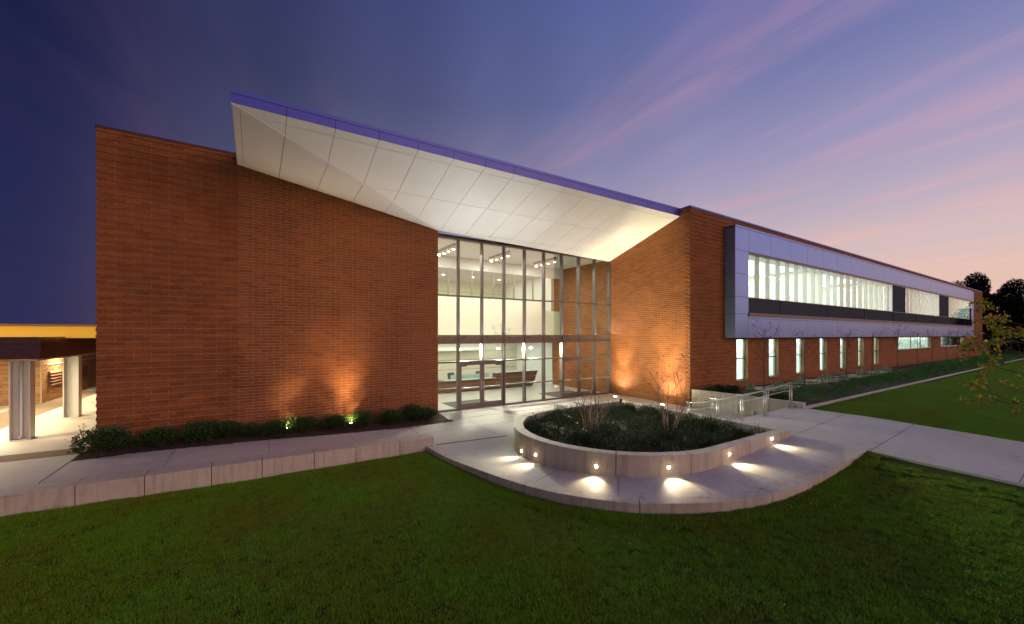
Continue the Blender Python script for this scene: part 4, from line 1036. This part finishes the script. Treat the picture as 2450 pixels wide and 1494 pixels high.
# ================================================================ planting
def leaf(m, p, d_, up, ln, wd, tone):
    p, d_, up = Vector(p), Vector(d_).normalized(), Vector(up)
    s_ = d_.cross(up)
    if s_.length < 1e-3: s_ = d_.cross(Vector((1, 0, 0)))
    s_.normalize(); nn = s_.cross(d_)
    k = len(m.v)
    m.v += [tuple(p), tuple(p+d_*ln*0.5+s_*wd/2+nn*ln*0.06), tuple(p+d_*ln-nn*ln*0.05), tuple(p+d_*ln*0.5-s_*wd/2+nn*ln*0.06)]
    m.f.append((k, k+1, k+2, k+3)); m.t.append(tone)
def rdir(r): 
    z = r.uniform(-0.3, 1); a = r.uniform(0, 6.283); q = math.sqrt(max(0, 1-z*z)); return Vector((q*math.cos(a), q*math.sin(a), z))
def bush_mesh(seed, rx, ry, hz, nleaf, ln, flower=0.0):
    r = random.Random(seed); m = MB(); lobes = []
    for _ in range(14):
        a = r.uniform(0, 6.283); q = r.uniform(0.1, 0.7)
        lobes.append((math.cos(a)*q*rx, math.sin(a)*q*ry, hz*r.uniform(0.16, 0.58), r.uniform(0.34, 0.52)))
    for _ in range(nleaf):
        lx, ly, lz, lr = r.choice(lobes); d_ = rdir(r); q = r.uniform(0.55, 1.0)**0.6
        p = Vector((lx+d_.x*lr*rx*1.1*q, ly+d_.y*lr*ry*1.1*q, lz+d_.z*lr*hz*1.1*q))
        if p.z < 0.02: p.z = r.uniform(0.02, 0.1)
        dd = (d_+rdir(r)*0.9).normalized()
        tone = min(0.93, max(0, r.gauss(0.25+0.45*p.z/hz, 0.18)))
        if flower and r.random() < flower: tone = 1.0
        leaf(m, p, dd, rdir(r), ln*r.uniform(0.7, 1.25), ln*0.5*r.uniform(0.8, 1.2), tone)
    # sprigs that break the outline
    for _ in range(26):
        a = r.uniform(0, 6.283); lx, ly, lz, lr = r.choice(lobes); d_ = (rdir(r)+Vector((0, 0, 0.8))).normalized()
        b = Vector((lx, ly, lz))+Vector((d_.x*lr*rx, d_.y*lr*ry, d_.z*lr*hz))
        for q in range(7):
            leaf(m, b+d_*0.03*q, d_+rdir(r)*1.0, rdir(r), ln*0.9, ln*0.45, min(0.93, r.gauss(0.65, 0.15)))
    return m
def mesh_of(m, name, mat):
    me = bpy.data.meshes.new(name); me.from_pydata(m.v, [], m.f)
    at = me.attributes.new('tone', 'FLOAT', 'FACE'); at.data.foreach_set('value', np.array(m.t, dtype=np.float32)); me.materials.append(M[mat]); return me
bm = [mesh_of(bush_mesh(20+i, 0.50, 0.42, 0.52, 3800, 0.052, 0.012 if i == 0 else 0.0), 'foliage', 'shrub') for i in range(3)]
stem = MB()
for k in range(6):
    a = k*1.05; stem.tube([(0, 0, 0), (0.10*math.cos(a), 0.08*math.sin(a), 0.16), (0.25*math.cos(a), 0.2*math.sin(a), 0.34)], [0.012, 0.009, 0.004], 5)
sm_ = mesh_of(stem, 'stem', 'bark')
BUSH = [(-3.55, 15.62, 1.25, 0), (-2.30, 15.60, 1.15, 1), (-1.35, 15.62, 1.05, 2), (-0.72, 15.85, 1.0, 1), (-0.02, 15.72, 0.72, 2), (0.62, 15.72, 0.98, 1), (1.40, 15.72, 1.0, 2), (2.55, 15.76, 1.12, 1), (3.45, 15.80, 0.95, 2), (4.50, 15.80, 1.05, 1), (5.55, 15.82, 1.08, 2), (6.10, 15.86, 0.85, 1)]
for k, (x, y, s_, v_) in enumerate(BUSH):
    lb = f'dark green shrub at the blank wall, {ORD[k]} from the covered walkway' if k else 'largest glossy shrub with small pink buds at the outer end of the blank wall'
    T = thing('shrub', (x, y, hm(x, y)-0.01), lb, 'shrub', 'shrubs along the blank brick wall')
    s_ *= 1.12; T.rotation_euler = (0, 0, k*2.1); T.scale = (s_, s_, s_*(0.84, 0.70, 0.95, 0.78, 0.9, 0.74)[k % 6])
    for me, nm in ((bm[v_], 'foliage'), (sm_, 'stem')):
        o = bpy.data.objects.new(nm, me); COL.objects.link(o); o.parent = T
# bark chips on the mulch strip
r = random.Random(5); m = MB()
for _ in range(2600):
    x, y = r.uniform(-4.0, 6.8), r.uniform(14.95, 16.4)
    if not in_poly(x, y, mul): continue
    a = r.uniform(0, 3.14); leaf(m, (x, y, hm(x, y)+0.012), (math.cos(a), math.sin(a), r.uniform(-0.1, 0.35)), (0, 0, 1), r.uniform(0.03, 0.08), r.uniform(0.01, 0.025), r.random())
m.build('bark_chips', 'deadleaf', None, kind='stuff', label='brown bark chips on the strip under the shrubs', cat='mulch')
r = random.Random(8); m = MB()
for _ in range(170):
    x, y = r.uniform(-6, 13.5), r.uniform(2, 12.2)
    if in_poly(x, y, CURB+[(14.27, 20), (4.7, 20)]): continue
    a = r.uniform(0, 6.283); leaf(m, (x, y, L_(x, y)+0.035), (math.cos(a), math.sin(a), r.uniform(-0.2, 0.3)), (0, 0, 1), r.uniform(0.03, 0.06), r.uniform(0.018, 0.03), r.random())
m.build('fallen_leaves', 'deadleaf', None, kind='stuff', label='small dry leaves scattered over the near lawn', cat='leaves')
# uplights among the shrubs
for k, (x, y, e) in enumerate(((0.97, 15.62, 120), (3.02, 15.62, 140))):
    z = hm(x, y)
    T = thing('uplight', (x, y, z), 'small ground spotlight among the shrubs, ' + ['one nearer the walkway', 'one nearer the glass doors'][k], 'spotlight', 'shrub uplights')
    m = MB(); m.tube([(x, y, z), (x, y, z+0.08)], 0.012, 6); m.build('stake', 'rubber', T)
    m = MB(); m.tube([(x, y, z+0.07), (x, y+0.02, z+0.19)], [0.045, 0.06], 12); m.build('housing', 'rubber', T)
    m = MB(); m.tube([(x, y+0.021, z+0.191), (x, y+0.022, z+0.197)], 0.05, 12); m.build('lens', 'lampwarm', T)
    lamp('SPOT', 'uplight_beam', (x, y+0.03, z+0.21), (0, 0.26, 1), e*3.8, (1.0, 0.74, 0.40), T, spot_size=R(70), spot_blend=1.0, shadow_soft_size=0.05)
    lamp('SPOT', 'uplight_spill', (x, y+0.03, z+0.21), (0, 0.45, 1), e*1.6, (1.0, 0.66, 0.30), T, spot_size=R(150), spot_blend=1.0, shadow_soft_size=0.05)
for k, (x, y, e) in enumerate(((17.24, 15.84, 1300), (17.27, 12.75, 1300))):
    T = thing('ground_light', (x, y, 0.0), 'round paving light at the foot of the brick side wall, ' + ['one beside the glass', 'one beside the wall corner'][k], 'ground light', 'paving lights')
    zz = (H_(x, y) if x < 14 else -0.03*(1-sstep(9, 15, y)))
    m = MB(); m.tube([(x, y, zz-0.02), (x, y, zz+0.008)], 0.12, 20); m.build('bezel', 'steel', T)
    m = MB(); m.tube([(x, y, zz+0.009), (x, y, zz+0.02)], [0.09, 0.075], 18); m.build('lens', 'lampwarm', T)
    lamp('SPOT', 'ground_beam', (x, y, zz+0.05), (0.085, 0, 1), e, (1.0, 0.84, 0.50), T, spot_size=R(44), spot_blend=0.55, shadow_soft_size=0.08)
    lamp('SPOT', 'ground_spill', (x, y, zz+0.05), (0.0, 0, 1), e*0.55, (1.0, 0.84, 0.58), T, spot_size=R(140), spot_blend=1.0, shadow_soft_size=0.08)

# ground cover in the planter: a dense mass
r = random.Random(31); m = MB()
clumps = []
while len(clumps) < 290:
    x, y = r.uniform(6.6, 13.6), r.uniform(5.7, 12.3)
    if pin(x, y, 0.14): clumps.append((x, y, r.uniform(0.20, 0.38), r.uniform(0.14, 0.36), r.random()))
for x, y, rad, hh, tn in clumps:
    z0 = soil_z(x, y)
    for _ in range(260):
        d_ = rdir(r); q = r.uniform(0.3, 1)**0.5
        p = Vector((x+d_.x*rad*q, y+d_.y*rad*q, z0+abs(d_.z)*hh*q+0.02))
        if not pin(p.x, p.y, 0.0): continue
        leaf(m, p, d_+rdir(r)*0.9, rdir(r), r.uniform(0.03, 0.06), r.uniform(0.014, 0.026), min(1, max(0, r.gauss(0.32+0.3*tn, 0.2))) if r.random() > 0.03 else 1.0)
    for _ in range(4):
        d_ = (rdir(r)*0.5+Vector((0, 0, 1))).normalized(); b = Vector((x+r.uniform(-rad, rad)*0.7, y+r.uniform(-rad, rad)*0.7, z0+hh*0.7))
        if not pin(b.x, b.y, 0.03): continue
        for q in range(8): leaf(m, b+d_*0.028*q, d_+rdir(r), rdir(r), 0.04, 0.018, min(1, r.gauss(0.6, 0.15)))
m.build('groundcover', 'cover', None, kind='stuff', label='dense dark low groundcover filling the rounded planter', cat='groundcover')

# branching helper
def grow(m, p, d_, ln, rad, depth, r, tips, spread=0.5, up=0.25, seg=5, kids=(2, 3)):
    pts_ = [Vector(p)]; rr = [rad]; dd = Vector(d_).normalized()
    n_ = 4
    for i in range(n_):
        dd = (dd+Vector((r.gauss(0, 0.09), r.gauss(0, 0.09), up*0.12))).normalized()
        pts_.append(pts_[-1]+dd*ln/n_); rr.append(rad*(1-0.55*(i+1)/n_))
    m.tube(pts_, rr, seg if depth > 1 else 4, cap=False)
    tips.append((pts_[-1], dd, depth))
    if depth <= 0: return
    for _ in range(r.randint(*kids)):
        t = r.randint(1, n_); b = pts_[t]; a = r.uniform(0, 6.283)
        side_ = dd.cross(Vector((math.cos(a), math.sin(a), 0.3))).normalized()
        nd = (dd*(1-spread*0.5)+side_*spread+Vector((0, 0, up))).normalized()
        grow(m, b, nd, ln*r.uniform(0.5, 0.78), rr[t]*0.68, depth-1, r, tips, spread, up, seg, kids)
# two bare multi stem trees in the planter
for k, (x, y, hh, lb) in enumerate(((8.72, 9.05, 2.35, 'bare multi stemmed small tree in the planter in front of the doors'), (10.82, 7.75, 2.5, 'bare multi stemmed small tree in the planter in front of the brick side wall'))):
    r = random.Random(90+k); T = thing('bare_tree', (x, y, soil_z(x, y)-0.03), lb, 'tree', 'bare trees in the planter')
    z0 = soil_z(x, y)-0.03; lf = MB()
    for s_ in range(7):
        a = s_*0.9+r.uniform(-0.2, 0.2); st = MB(); tips = []
        base = (x+0.10*math.cos(a), y+0.10*math.sin(a), z0)
        grow(st, base, (0.30*math.cos(a), 0.30*math.sin(a), 1), hh*r.uniform(0.46, 0.62), 0.019, 3, r, tips, 0.62, 0.22, 6, (2, 3))
        st.build('stem', 'myrtle', T, smooth=True)
        for (p, dd, dp) in tips:
            if dp == 0 and r.random() < 0.09:
                for _ in range(2): leaf(lf, p, dd*0.2+rdir(r)*0.6-Vector((0, 0, 0.6)), rdir(r), r.uniform(0.05, 0.085), 0.035, r.random())
    lf.build('dry_leaves', 'deadleaf', T)
# spotlight added in the groundcover to brighten the brick side wall
x, y = 12.6, 11.3; z = soil_z(x, y)
T = thing('added_spotlight', (x, y, z), 'small spotlight in the planter corner aimed at the brick side wall', 'spotlight')
z += 0.30
m = MB(); m.tube([(x, y, z-0.30), (x, y, z+0.10)], 0.012, 6); m.build('stake', 'rubber', T)
m = MB(); m.tube([(x-0.02, y-0.01, z+0.10), (x+0.06, y+0.02, z+0.18)], [0.045, 0.06], 12); m.build('housing', 'rubber', T)
lamp('SPOT', 'added_wall_beam', (x+0.10, y+0.03, z+0.22), (5.3, 2.6, 2.9), 1750, (1.0, 0.86, 0.42), T, spot_size=R(92), spot_blend=1.0, shadow_soft_size=0.05)
# saplings along the wing
protos = []
for k in range(3):
    r = random.Random(140+k); tr = MB(); brn = MB(); lf = MB(); tips = []
    h0 = 1.5
    pts_ = [(0, 0, 0), (0.01, 0.01, 0.8), (0.0, 0.03, h0), (0.04, 0.0, 2.2), (0.02, 0.03, 3.1)]
    tr.tube(pts_, [0.028, 0.024, 0.021, 0.015, 0.006], 7)
    for q in range(15):
        z = 1.35+1.65*q/15; a = q*2.4+r.uniform(-0.3, 0.3)
        grow(brn, (0.02, 0.02, z), (math.cos(a), math.sin(a), 0.75), 0.85*(1-0.45*q/15), 0.010, 2, r, tips, 0.5, 0.3, 4, (2, 3))
    for (p, dd, dp) in tips:
        if dp <= 1 and r.random() < 0.30:
            for _ in range(r.randint(1, 2)): leaf(lf, p+rdir(r)*0.03, rdir(r)-Vector((0, 0, 0.3)), rdir(r), r.uniform(0.05, 0.09), 0.045, r.random())
    protos.append((mesh_of(tr, 'trunk', 'bark'), mesh_of(brn, 'branches', 'bark'), mesh_of(lf, 'leaves', 'deadleaf')))
SAP = [(22.73, 10.5), (26.06, 9.9), (34.4, 10.6), (38.7, 10.4), (45.6, 10.6), (52.0, 10.7), (55.0, 10.3), (60.5, 10.3), (68.5, 10.8), (75.0, 10.8), (78.5, 10.4), (84.0, 10.3), (92.0, 10.9)]
for k, (x, y) in enumerate(SAP):
    T = thing('sapling', (x, y, 0.56), f'thin nearly bare sapling in the bed along the wing, {ORD[k]} from the steps', 'tree', 'saplings along the classroom wing')
    s_ = [1.08, 0.92, 1.0, 0.95, 1.12, 1.0, 1.05, 0.98, 1.1, 1.0, 1.04, 1.0, 1.0][k]; T.scale = (s_, s_, s_); T.rotation_euler = (0, 0, k*1.3)
    for me, nm in zip(protos[k % 3], ('trunk', 'branches', 'leaves')):
        o = bpy.data.objects.new(nm, me); COL.objects.link(o); o.parent = T
# low junipers in the bed
r = random.Random(61); m = MB(); x = 18.7
while x < 84:
    for row in range(4):
        xx, yy = x+r.uniform(-0.5, 0.5), 7.75+0.62*row+r.uniform(-0.2, 0.2)
        if r.random() < 0.12 or (row == 3 and 21 < xx < 46): continue
        rad, hh = r.uniform(0.40, 0.66), r.uniform(0.28, 0.52); far_ = xx > 45; tn = r.random()
        if xx-rad < 18.3: continue
        for _ in range(260 if xx < 32 else (150 if not far_ else 70)):
            d_ = rdir(r); q = r.uniform(0.4, 1)**0.5; p = Vector((xx+d_.x*rad*q, yy+d_.y*rad*q*0.9, 0.58+abs(d_.z)*hh*q))
            if p.y < 7.14: continue
            s_ = 1.0 if xx < 32 else (1.4 if not far_ else 2.2)
            leaf(m, p, d_+rdir(r)*0.8, rdir(r), r.uniform(0.05, 0.1)*s_, 0.022*s_, min(1, max(0, r.gauss(0.3+0.35*tn, 0.2))))
    x += 0.95
m.build('juniper_groundcover', 'juniper', None, kind='stuff', label='low spreading green groundcover in the bed along the wing', cat='groundcover')
# pale sage plants near the low windows
sg = []
for k in range(3):
    r = random.Random(200+k); q = MB()
    for _ in range(70):
        d_ = (rdir(r)+Vector((0, 0, 0.4))).normalized(); leaf(q, Vector((0, 0, 0.03))+d_*r.uniform(0.05, 0.26), d_+rdir(r)*0.5, rdir(r), r.uniform(0.07, 0.12), 0.045, r.random())
    st = MB()
    for j in range(5):
        a = j*1.25; st.tube([(0, 0, 0), (0.09*math.cos(a), 0.09*math.sin(a), 0.14)], [0.008, 0.004], 5)
    sg.append((mesh_of(q, 'leaves', 'sage'), mesh_of(st, 'stem', 'bark')))
r = random.Random(77)
SG = [22.2, 24.2, 26.6, 27.6, 29.8, 31.4, 33.0, 36.0, 37.4, 39.8, 41.5, 43.4]
for k, x in enumerate(SG):
    T = thing('sage_plant', (x, 10.6+r.uniform(-0.3, 0.4), 0.60), f'pale grey green young plant below the low windows, {ORD[k]} from the steps', 'plant', 'pale young plants under the windows')
    s_ = r.uniform(0.9, 1.35); T.scale = (s_,)*3; T.rotation_euler = (0, 0, k)
    for me, nm in zip(sg[k % 3], ('leaves', 'stem')):
        o = bpy.data.objects.new(nm, me); COL.objects.link(o); o.parent = T
for k, (x, y, s_) in enumerate(((18.75, 11.1, 0.9), (19.6, 11.05, 1.0), (20.5, 11.0, 0.85), (19.3, 8.3, 0.9))):
    T = thing('shrub', (x, y, 0.57), ['dark shrub just behind the cheek wall at the brick corner', 'dark shrub between the brick corner and the first window', 'dark shrub under the first low window', 'dark shrub behind the cheek wall beside the path'][k], 'shrub', 'shrubs behind the cheek wall')
    T.scale = (s_, s_, s_*0.8); T.rotation_euler = (0, 0, k*1.7)
    for me, nm in ((bm[(k+1) % 3], 'foliage'), (sm_, 'stem')):
        o = bpy.data.objects.new(nm, me); COL.objects.link(o); o.parent = T

# ---------------------------------------------------------------- trees: autumn tree at the lawn edge, dark trees beyond
def big_tree(name, loc, hh, rad, seed, lmat, nleaf, lsz, label, trunk_h=0.3, bark='treebark', lobes=14, leaders=((0, 0, 1, 1),)):
    r = random.Random(seed); T = thing(name, loc, label, 'tree')
    x, y, z = loc; tr = MB(); tips = []
    tr.tube([(x, y, z-0.1), (x+0.1, y, z+hh*0.25), (x, y+0.1, z+hh*0.36), (x+0.1, y, z+hh*0.46)], [rad*0.07, rad*0.055, rad*0.04, rad*0.015], 9)
    cl_ = []
    for k in range(lobes):
        a = k*2.4; zz = z+hh*(trunk_h+(0.92-trunk_h)*((k+0.5)/lobes)); wr = rad*math.sin(math.pi*min(1, 0.25+0.75*(k+0.5)/lobes))**0.7*0.72
        q = r.uniform(0.3, 1.12); ld = leaders[k % len(leaders)]; zz = z+(zz-z)*ld[2]; c = Vector((x+ld[0]*rad+math.cos(a)*wr*q*ld[3], y+ld[1]*rad+math.sin(a)*wr*q*ld[3], zz)); cl_.append((c, rad*r.uniform(0.26, 0.46)*(14/lobes)**0.30))
        zl = min(max(zz-hh*0.15, z+hh*0.12), z+hh*0.42); tr.tube([(x, y, zl), tuple(Vector((x, y, zl)).lerp(c, 0.5)+Vector((0, 0, hh*0.02))), tuple(c)], [rad*0.022, rad*0.012, rad*0.004], 6)
    tr.build('trunk', bark, T, smooth=True)
    lf = MB()
    for _ in range(nleaf):
        c, cr_ = r.choice(cl_); d_ = Vector((r.gauss(0, 1), r.gauss(0, 1), r.gauss(0, 1))).normalized(); q = r.uniform(0.2, 1)**0.45
        p = c+d_*cr_*q; leaf(lf, p, d_+rdir(r), rdir(r), lsz*r.uniform(0.7, 1.3), lsz*0.6, min(1, max(0, r.gauss(0.4, 0.25))))
    lf.build('crown', lmat, T)
    return T
big_tree('dark_tree', (118, 13.6, 0.4), 15.6, 7.6, 301, 'darkleaf', 80000, 0.30, 'tall dark tree standing behind the far end of the wing', 0.12, lobes=80, leaders=((0.0, 0.35, 1.0, 0.42), (0.1, -0.30, 0.86, 0.5), (-0.1, 0.62, 0.78, 0.46), (0.2, -0.72, 0.72, 0.5), (0, 0.0, 0.68, 0.9)))
big_tree('dark_tree', (124, 6.5, 0.4), 10.0, 6.0, 302, 'darkleaf', 32000, 0.27, 'lower dark tree at the edge of the picture beyond the far lawn', 0.1, lobes=60, leaders=((0, 0.3, 1.0, 0.5), (0, -0.4, 0.85, 0.5), (0, 0.8, 0.6, 0.5)))
big_tree('dark_tree', (120.5, 19.0, 0.4), 14.2, 3.6, 303, 'darkleaf', 6000, 0.30, 'dark treetop just showing over the far roof end', 0.3, lobes=22)
# low far building / wall
FB = thing('far_building', (139, 10, 0.4), 'low dark flat roofed building beyond the far end of the wing', 'building')
box('wall', 'fence', 128, 150, 4, 16, 0.3, 3.6, FB); box('roof', 'maroon', 127, 151, 3, 17, 3.603, 4.2, FB)
for k in range(3): box('window', 'darkglass', 127.94, 128.01, 5+3.6*k, 7.4+3.6*k, 1.4, 2.6, FB)
FN = thing('fence', (100, 11.5, 0.4), 'dark boarded fence running on from the end of the wing', 'fence')
for k in range(16): box('board_panel', 'fence', 90.2+2.0*k+0.02, 92.2+2.0*k-0.02, 14.0, 14.06, 0.45, 2.6, FN)
for k in range(17): box('post', 'fence', 90.14+2.0*k, 90.24+2.0*k, 13.93, 13.995, 0.45, 2.7, FN)
# autumn tree: stands on the far lawn just outside the frame, branches reach in
AT = thing('autumn_tree', (19.66, 1.60, 0.38), 'young tree with yellow and orange autumn leaves reaching in over the far lawn', 'tree')
r = random.Random(410); tr = MB(); x, y, z = 19.66, 1.60, 0.38
tr.tube([(x, y, z-0.1), (x+0.03, y, z+1.2), (x, y+0.02, z+2.4), (x+0.04, y, z+4.2)], [0.06, 0.05, 0.038, 0.012], 8); tr.build('trunk', 'bark', AT, smooth=True)
br_ = MB(); lf = MB()
vx, vy = math.sin(TH), -math.cos(TH)           # lateral axis of the view, used only to aim the limbs into the lawn
for q in range(16):
    zz = z+0.75+3.0*q/16; a = q*2.4; tips = []
    dx, dy = math.cos(a), math.sin(a)
    grow(br_, (x, y, zz), (dx, dy, 0.35), 1.15*(1-0.4*q/16), 0.016, 2, r, tips, 0.5, 0.12, 5, (2, 3))
    for (p, dd, dp) in tips:
        if dp <= 1:
            for _ in range(r.randint(11, 19)):
                leaf(lf, p+rdir(r)*r.uniform(0, 0.16), rdir(r)-Vector((0, 0, 0.5)), rdir(r), r.uniform(0.08, 0.15), r.uniform(0.06, 0.10), min(1, max(0, r.gauss(0.48, 0.28))))
br_.build('branches', 'bark', AT, smooth=True); lf.build('crown', 'autumn', AT)

# ================================================================ covered walkway and older building on the other side
CY = 0.212
WK = thing('walkway_canopy', (-9.5, 24, CY), 'covered walkway with dark maroon roof edge on grey steel columns', 'canopy')
RX0, RX1, RY0, RY1 = -16.0, -5.55, 18.35, 34.0
box('roof_slab', 'maroon', RX0, RX1-0.08, RY0+0.08, RY1, 2.80, 3.38, WK)
box('soffit', 'ceil', RX0, RX1-0.3, RY0+0.1, RY1, 2.775, 2.797, WK)
box('front_fascia', 'maroon', RX0, RX1, RY0, RY0+0.075, 2.76, 3.22, WK); box('front_fascia', 'maroon', RX0, RX1+0.03, RY0-0.04, RY0+0.075, 3.225, 3.44, WK)
box('side_fascia', 'maroon', RX1-0.075, RX1, RY0+0.078, RY1, 2.76, 3.22, WK); box('side_fascia', 'maroon', RX1-0.075, RX1+0.03, RY0+0.078, RY1, 3.225, 3.44, WK)
box('edge_beam', 'colgrey', RX1-0.28, RX1-0.10, RY0+0.1, RY1, 2.70, 2.795, WK)
for k, yy in enumerate((18.95, 23.10, 27.3)):
    x = -6.12
    c = thing('column', (x, yy, CY), parent=WK)
    wf, df, tf = 0.36, 0.44, 0.03
    box('flange', 'colgrey', x-df/2, x-df/2+tf, yy-wf/2, yy+wf/2, CY, 2.695, c); box('flange', 'colgrey', x+df/2-tf, x+df/2, yy-wf/2, yy+wf/2, CY, 2.695, c)
    box('web', 'colgrey', x-df/2+tf+0.001, x+df/2-tf-0.001, yy-0.012, yy+0.012, CY, 2.695, c)
    box('base_plate', 'colgrey', x-0.25, x+0.25, yy-0.28, yy+0.28, CY+0.001, CY+0.02, c)
    if k == 0:
        m = MB(); m.tube([(x, yy-0.065, 2.69), (x, yy-0.065, CY+0.14), (x, yy-0.17, CY+0.07)], 0.045, 10); m.build('downpipe', 'colgrey', c, smooth=True)
for yy in (18.62, 21.4, 25.2, 30.0):  # the front fixture is added to brighten the first column
    f = box('light_fixture', 'lampwhite', -8.4, -7.8, yy-0.15, yy+0.15, 2.735, 2.773, WK)
    lamp('AREA', 'walkway_glow', (-8.1, yy, 2.70), (0, 0, -1), 230, (1.0, 0.80, 0.46), WK, size=1.2, size_y=0.6, shape='RECTANGLE')
# aggregate bands in the courtyard paving
m = MB(); m.poly([(-30, 16.35, CY+0.004), (-3.9, 15.75, CY+0.004), (-3.9, 16.6, CY+0.004), (-30, 17.4, CY+0.004)]); m.build('aggregate_band', 'aggregate', None, kind='structure')
m = MB(); m.poly([(-9.6, 18.0, CY+0.004), (-7.4, 18.0, CY+0.004), (-7.4, 33.0, CY+0.004), (-8.4, 33.0, CY+0.004)]); m.build('aggregate_band', 'aggregate', None, kind='structure')
# older brick building
OB = thing('old_building', (-14, 32, CY), 'older pale brick building with brown louvres behind the covered walkway', 'building')
w1, r1 = brick_wall('old', (-24, 28.4), (1, 0), (0, -1), 15.4, CY, 3.3, 0.3, mat='oldbrick', parent=OB, seed=21, record=False)
w2, r2 = brick_wall('old', (-8.55, 28.42), (0, 1), (1, 0), 9.0, CY, 3.3, 0.3, mat='oldbrick', parent=OB, seed=22, record=False)
w3, r3 = brick_wall('old', (-8.5, 37.4), (1, 0), (0, -1), 5.0, CY, 3.6, 0.3, mat='oldbrick', parent=OB, seed=23, record=False)
for w_, rr_ in ((w1, r1), (w2, r2), (w3, r3)): rr_.build('brickwork', 'oldbrick', w_, kind='stuff')
LV = thing('louver', (-8.5, 32, 1.0), parent=OB, label='brown horizontal wall louvre')
for k in range(5):
    z = 1.0+0.15*k; m = MB(); m.prism([(-8.54, 29.1, z+0.10), (-8.44, 29.1, z), (-8.42, 29.1, z), (-8.52, 29.1, z+0.10)], (0, 5.5, 0)); m.build('slat', 'louver', LV)
box('pipe_rail', 'colgrey', -8.54, -8.50, 28.8, 36.0, 2.02, 2.06, OB)
box('clerestory_fascia', 'yellow', -30, -3.95, 20.2, 20.3, 3.39, 3.80, WK); box('clerestory_cap', 'louver', -30, -3.95, 20.1, 20.35, 3.803, 3.87, WK)
box('light_channel', 'louver', -16, -5.7, 19.2, 19.3, 3.384, 3.41, WK)
lamp('AREA', 'fascia_wash', (-10, 19.3, 3.43), (0, 1, 0.25), 55, (1.0, 0.80, 0.36), WK, size=12, size_y=0.05, shape='RECTANGLE')
